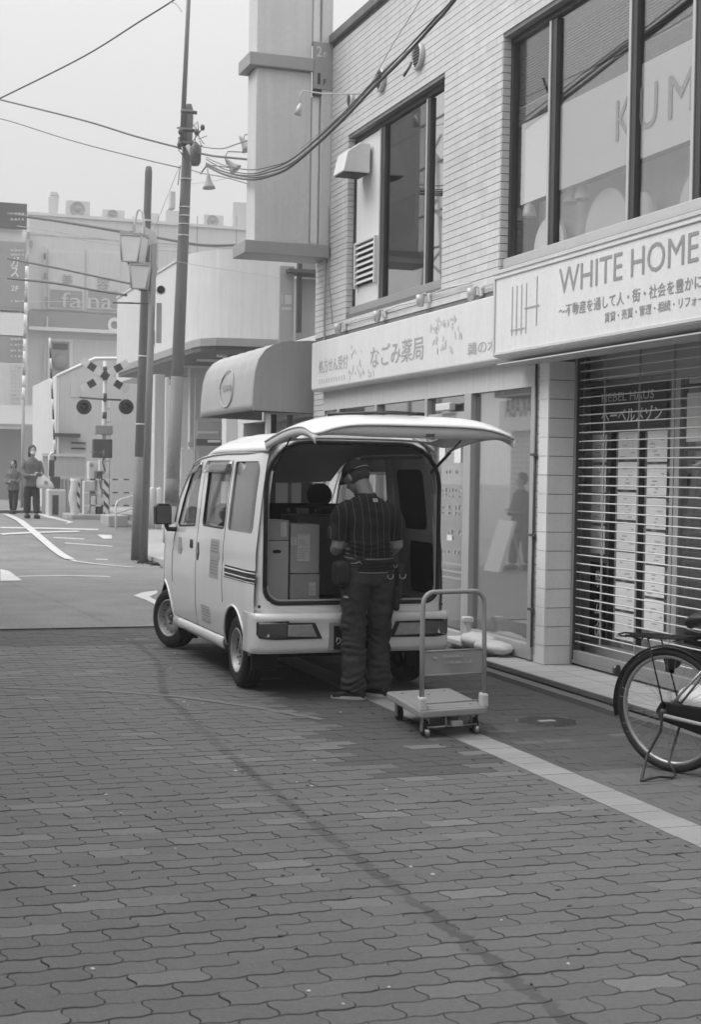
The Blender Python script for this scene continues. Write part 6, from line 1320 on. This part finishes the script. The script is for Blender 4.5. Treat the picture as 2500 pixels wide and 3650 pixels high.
# bell shaped lamps on bent arms
for (u, v_, d, tilt, arm, lab) in ((745, 672, 25.5, .05, [(718, 615), (738, 585), (743, 640)], 'bell-shaped hanging lamp, lowest and nearest the tall pole'), (842, 607, 24.5, .75, [(905, 543), (812, 540), (802, 560), (808, 583), (820, 592)], 'tilted bell lamp on a bent arm right of the lowest one'), (886, 532, 24, .6, [(910, 478), (872, 480), (868, 505), (878, 520)], 'bell lamp half hidden by the projecting sign')):
    p = at(u, v_, d); t = thing('bell_lamp', lab, 'lamp', p, 0, 'bell lamps along the street'); ax = RX * sin(tilt) - UP * cos(tilt); q = p - ax * .26
    B().tube([q, q + ax * .06, q + ax * .14, q + ax * .22, q + ax * .26], [.02, .035, .055, .10, .115], 14).obj('shade', 'mid', t); B().tube([at(a_, b_, d) for a_, b_ in arm] + [q], .012).obj('arm', 'grey_text', t)

# ================================================================== ACROSS THE STREET (seen only in the glass)
ob = thing('opposite_building', 'tiled shop building on the near side of the street, seen reflected in the windows', 'building', (-2, 10, 0)); OX = -.75
B().box(-8, OX, -9, 24, 0, 4.5).obj('wall', 'wall_tile', ob); box('ledge_band', OX, OX + .35, -9, 24, 3.0, 3.25, 'mid', ob); box('coping', -8, OX + .1, -9, 24, 4.5, 4.66, 'concrete_dark', ob)
nb2 = thing('near_shade_block', 'unseen plain block added beside the camera to darken the near ground', 'building', (7, -6, 0)); B().box(5.35, 12, -18, 2.95, 0, 7.5).obj('wall', 'panel', nb2)  # added out of view to cut skylight on the near ground
nb3 = thing('rear_shade_block', 'unseen tall block added behind the camera to darken the near ground', 'building', (-5, -10, 0)); B().box(-8, -.8, -24, -9.1, 0, 8.5).obj('wall', 'panel', nb3)  # second added mass, unseen, keeping skylight off the foreground
k = B()
for i in range(41): k.box(OX, OX + .003, -9, 24, .6 + .095 * i, .612 + .095 * i)
struct(k.obj('tile_joints', 'mid', ob, fix=False), 'stuff')
for y in range(-6, 23, 5): box('window', OX, OX + .02, y, y + 2.4, 3.4, 4.2, 'grey_text', ob); box('shop_window', OX, OX + .02, y + .3, y + 2.6, .5, 2.5, 'mid', ob)
a, c = on(1798, 1540, 0, 11.4), on(1900, 1425, 0, 11.4); sgn = thing('board_sign', 'white shop board lettered TAKABA, seen reversed in the pharmacy glass', 'sign', (OX + .1, (a.y + c.y) / 2, a.z))
yl, yh = min(a.y, c.y) - .6, max(a.y, c.y); box('board', OX + .05, OX + .12, yl, yh, a.z, on(1850, 1425, 0, 11.4).z, 'blind', sgn, .01); text('TAKABA', (OX + .12, yl + .2, a.z + .25), (OX + .12, yh - .25, a.z + .25), .35, 'dark_text', sgn, out=(1, 0, 0), bold=.02)
t = thing('railway_mast', 'lattice railway mast left of the picture, seen mirrored in the left upper window', 'mast', (-3.05, 33.8, 0)); k = B()
for y0_, y1_ in ((32.9, 33.7), (34.9, 34.0)): k.tube([(-3.05, y0_, 0), (-3.05, y0_, 4.2), (-3.05, y1_, 9.5)], .06, 6)
for i in range(9): z = 4.4 + .7 * i; k.tube([(-3.05, 33.0 + .06 * i, z), (-3.05, 34.8 - .06 * i, z + (.7 if i % 2 else -.5))], .035, 5)
k.obj('lattice', 'mid', t); k = B()
for z in (6.3, 7.2, 8.1, 9.3, 10.4): k.tube([(-3.05, 29.5, z), (-3.1, 50, z + .3)], .03, 5)
k.obj('crossing_wires', 'dark', t)
t = thing('sandwich_board', 'white leaning sandwich board beside the reflected pedestrian', 'sign', (.2, 22.1, 0)); B().prism([(.35, 21.95, 0), (.41, 21.95, 0), (.15, 21.95, .85), (.09, 21.95, .85)], (0, .6, 0)).obj('board', 'blind', t); B().tube([(.12, 22.1, .8), (-.10, 22.1, 0)], .015).obj('leg', 'steel', t)
tag(box('planter', OX + .02, OX + .6, 15, 18, 0, .4, 'white', None, .02), 'long white planter against the opposite wall', 'planter')

# ================================================================== AIR
hz = bpy.data.materials.new('haze'); hz.use_nodes = True; nt = hz.node_tree; nt.nodes.clear()
hv = nt.nodes.new('ShaderNodeVolumePrincipled'); hv.inputs['Color'].default_value = (.95, .95, .95, 1); hv.inputs['Density'].default_value = .0030; hv.inputs['Anisotropy'].default_value = .2
ho = nt.nodes.new('ShaderNodeOutputMaterial'); nt.links.new(hv.outputs[0], ho.inputs['Volume']); MATS['haze'] = hz
struct(box('haze', -150, 200, -60, 320, -1.1, 14, 'haze'), 'stuff')
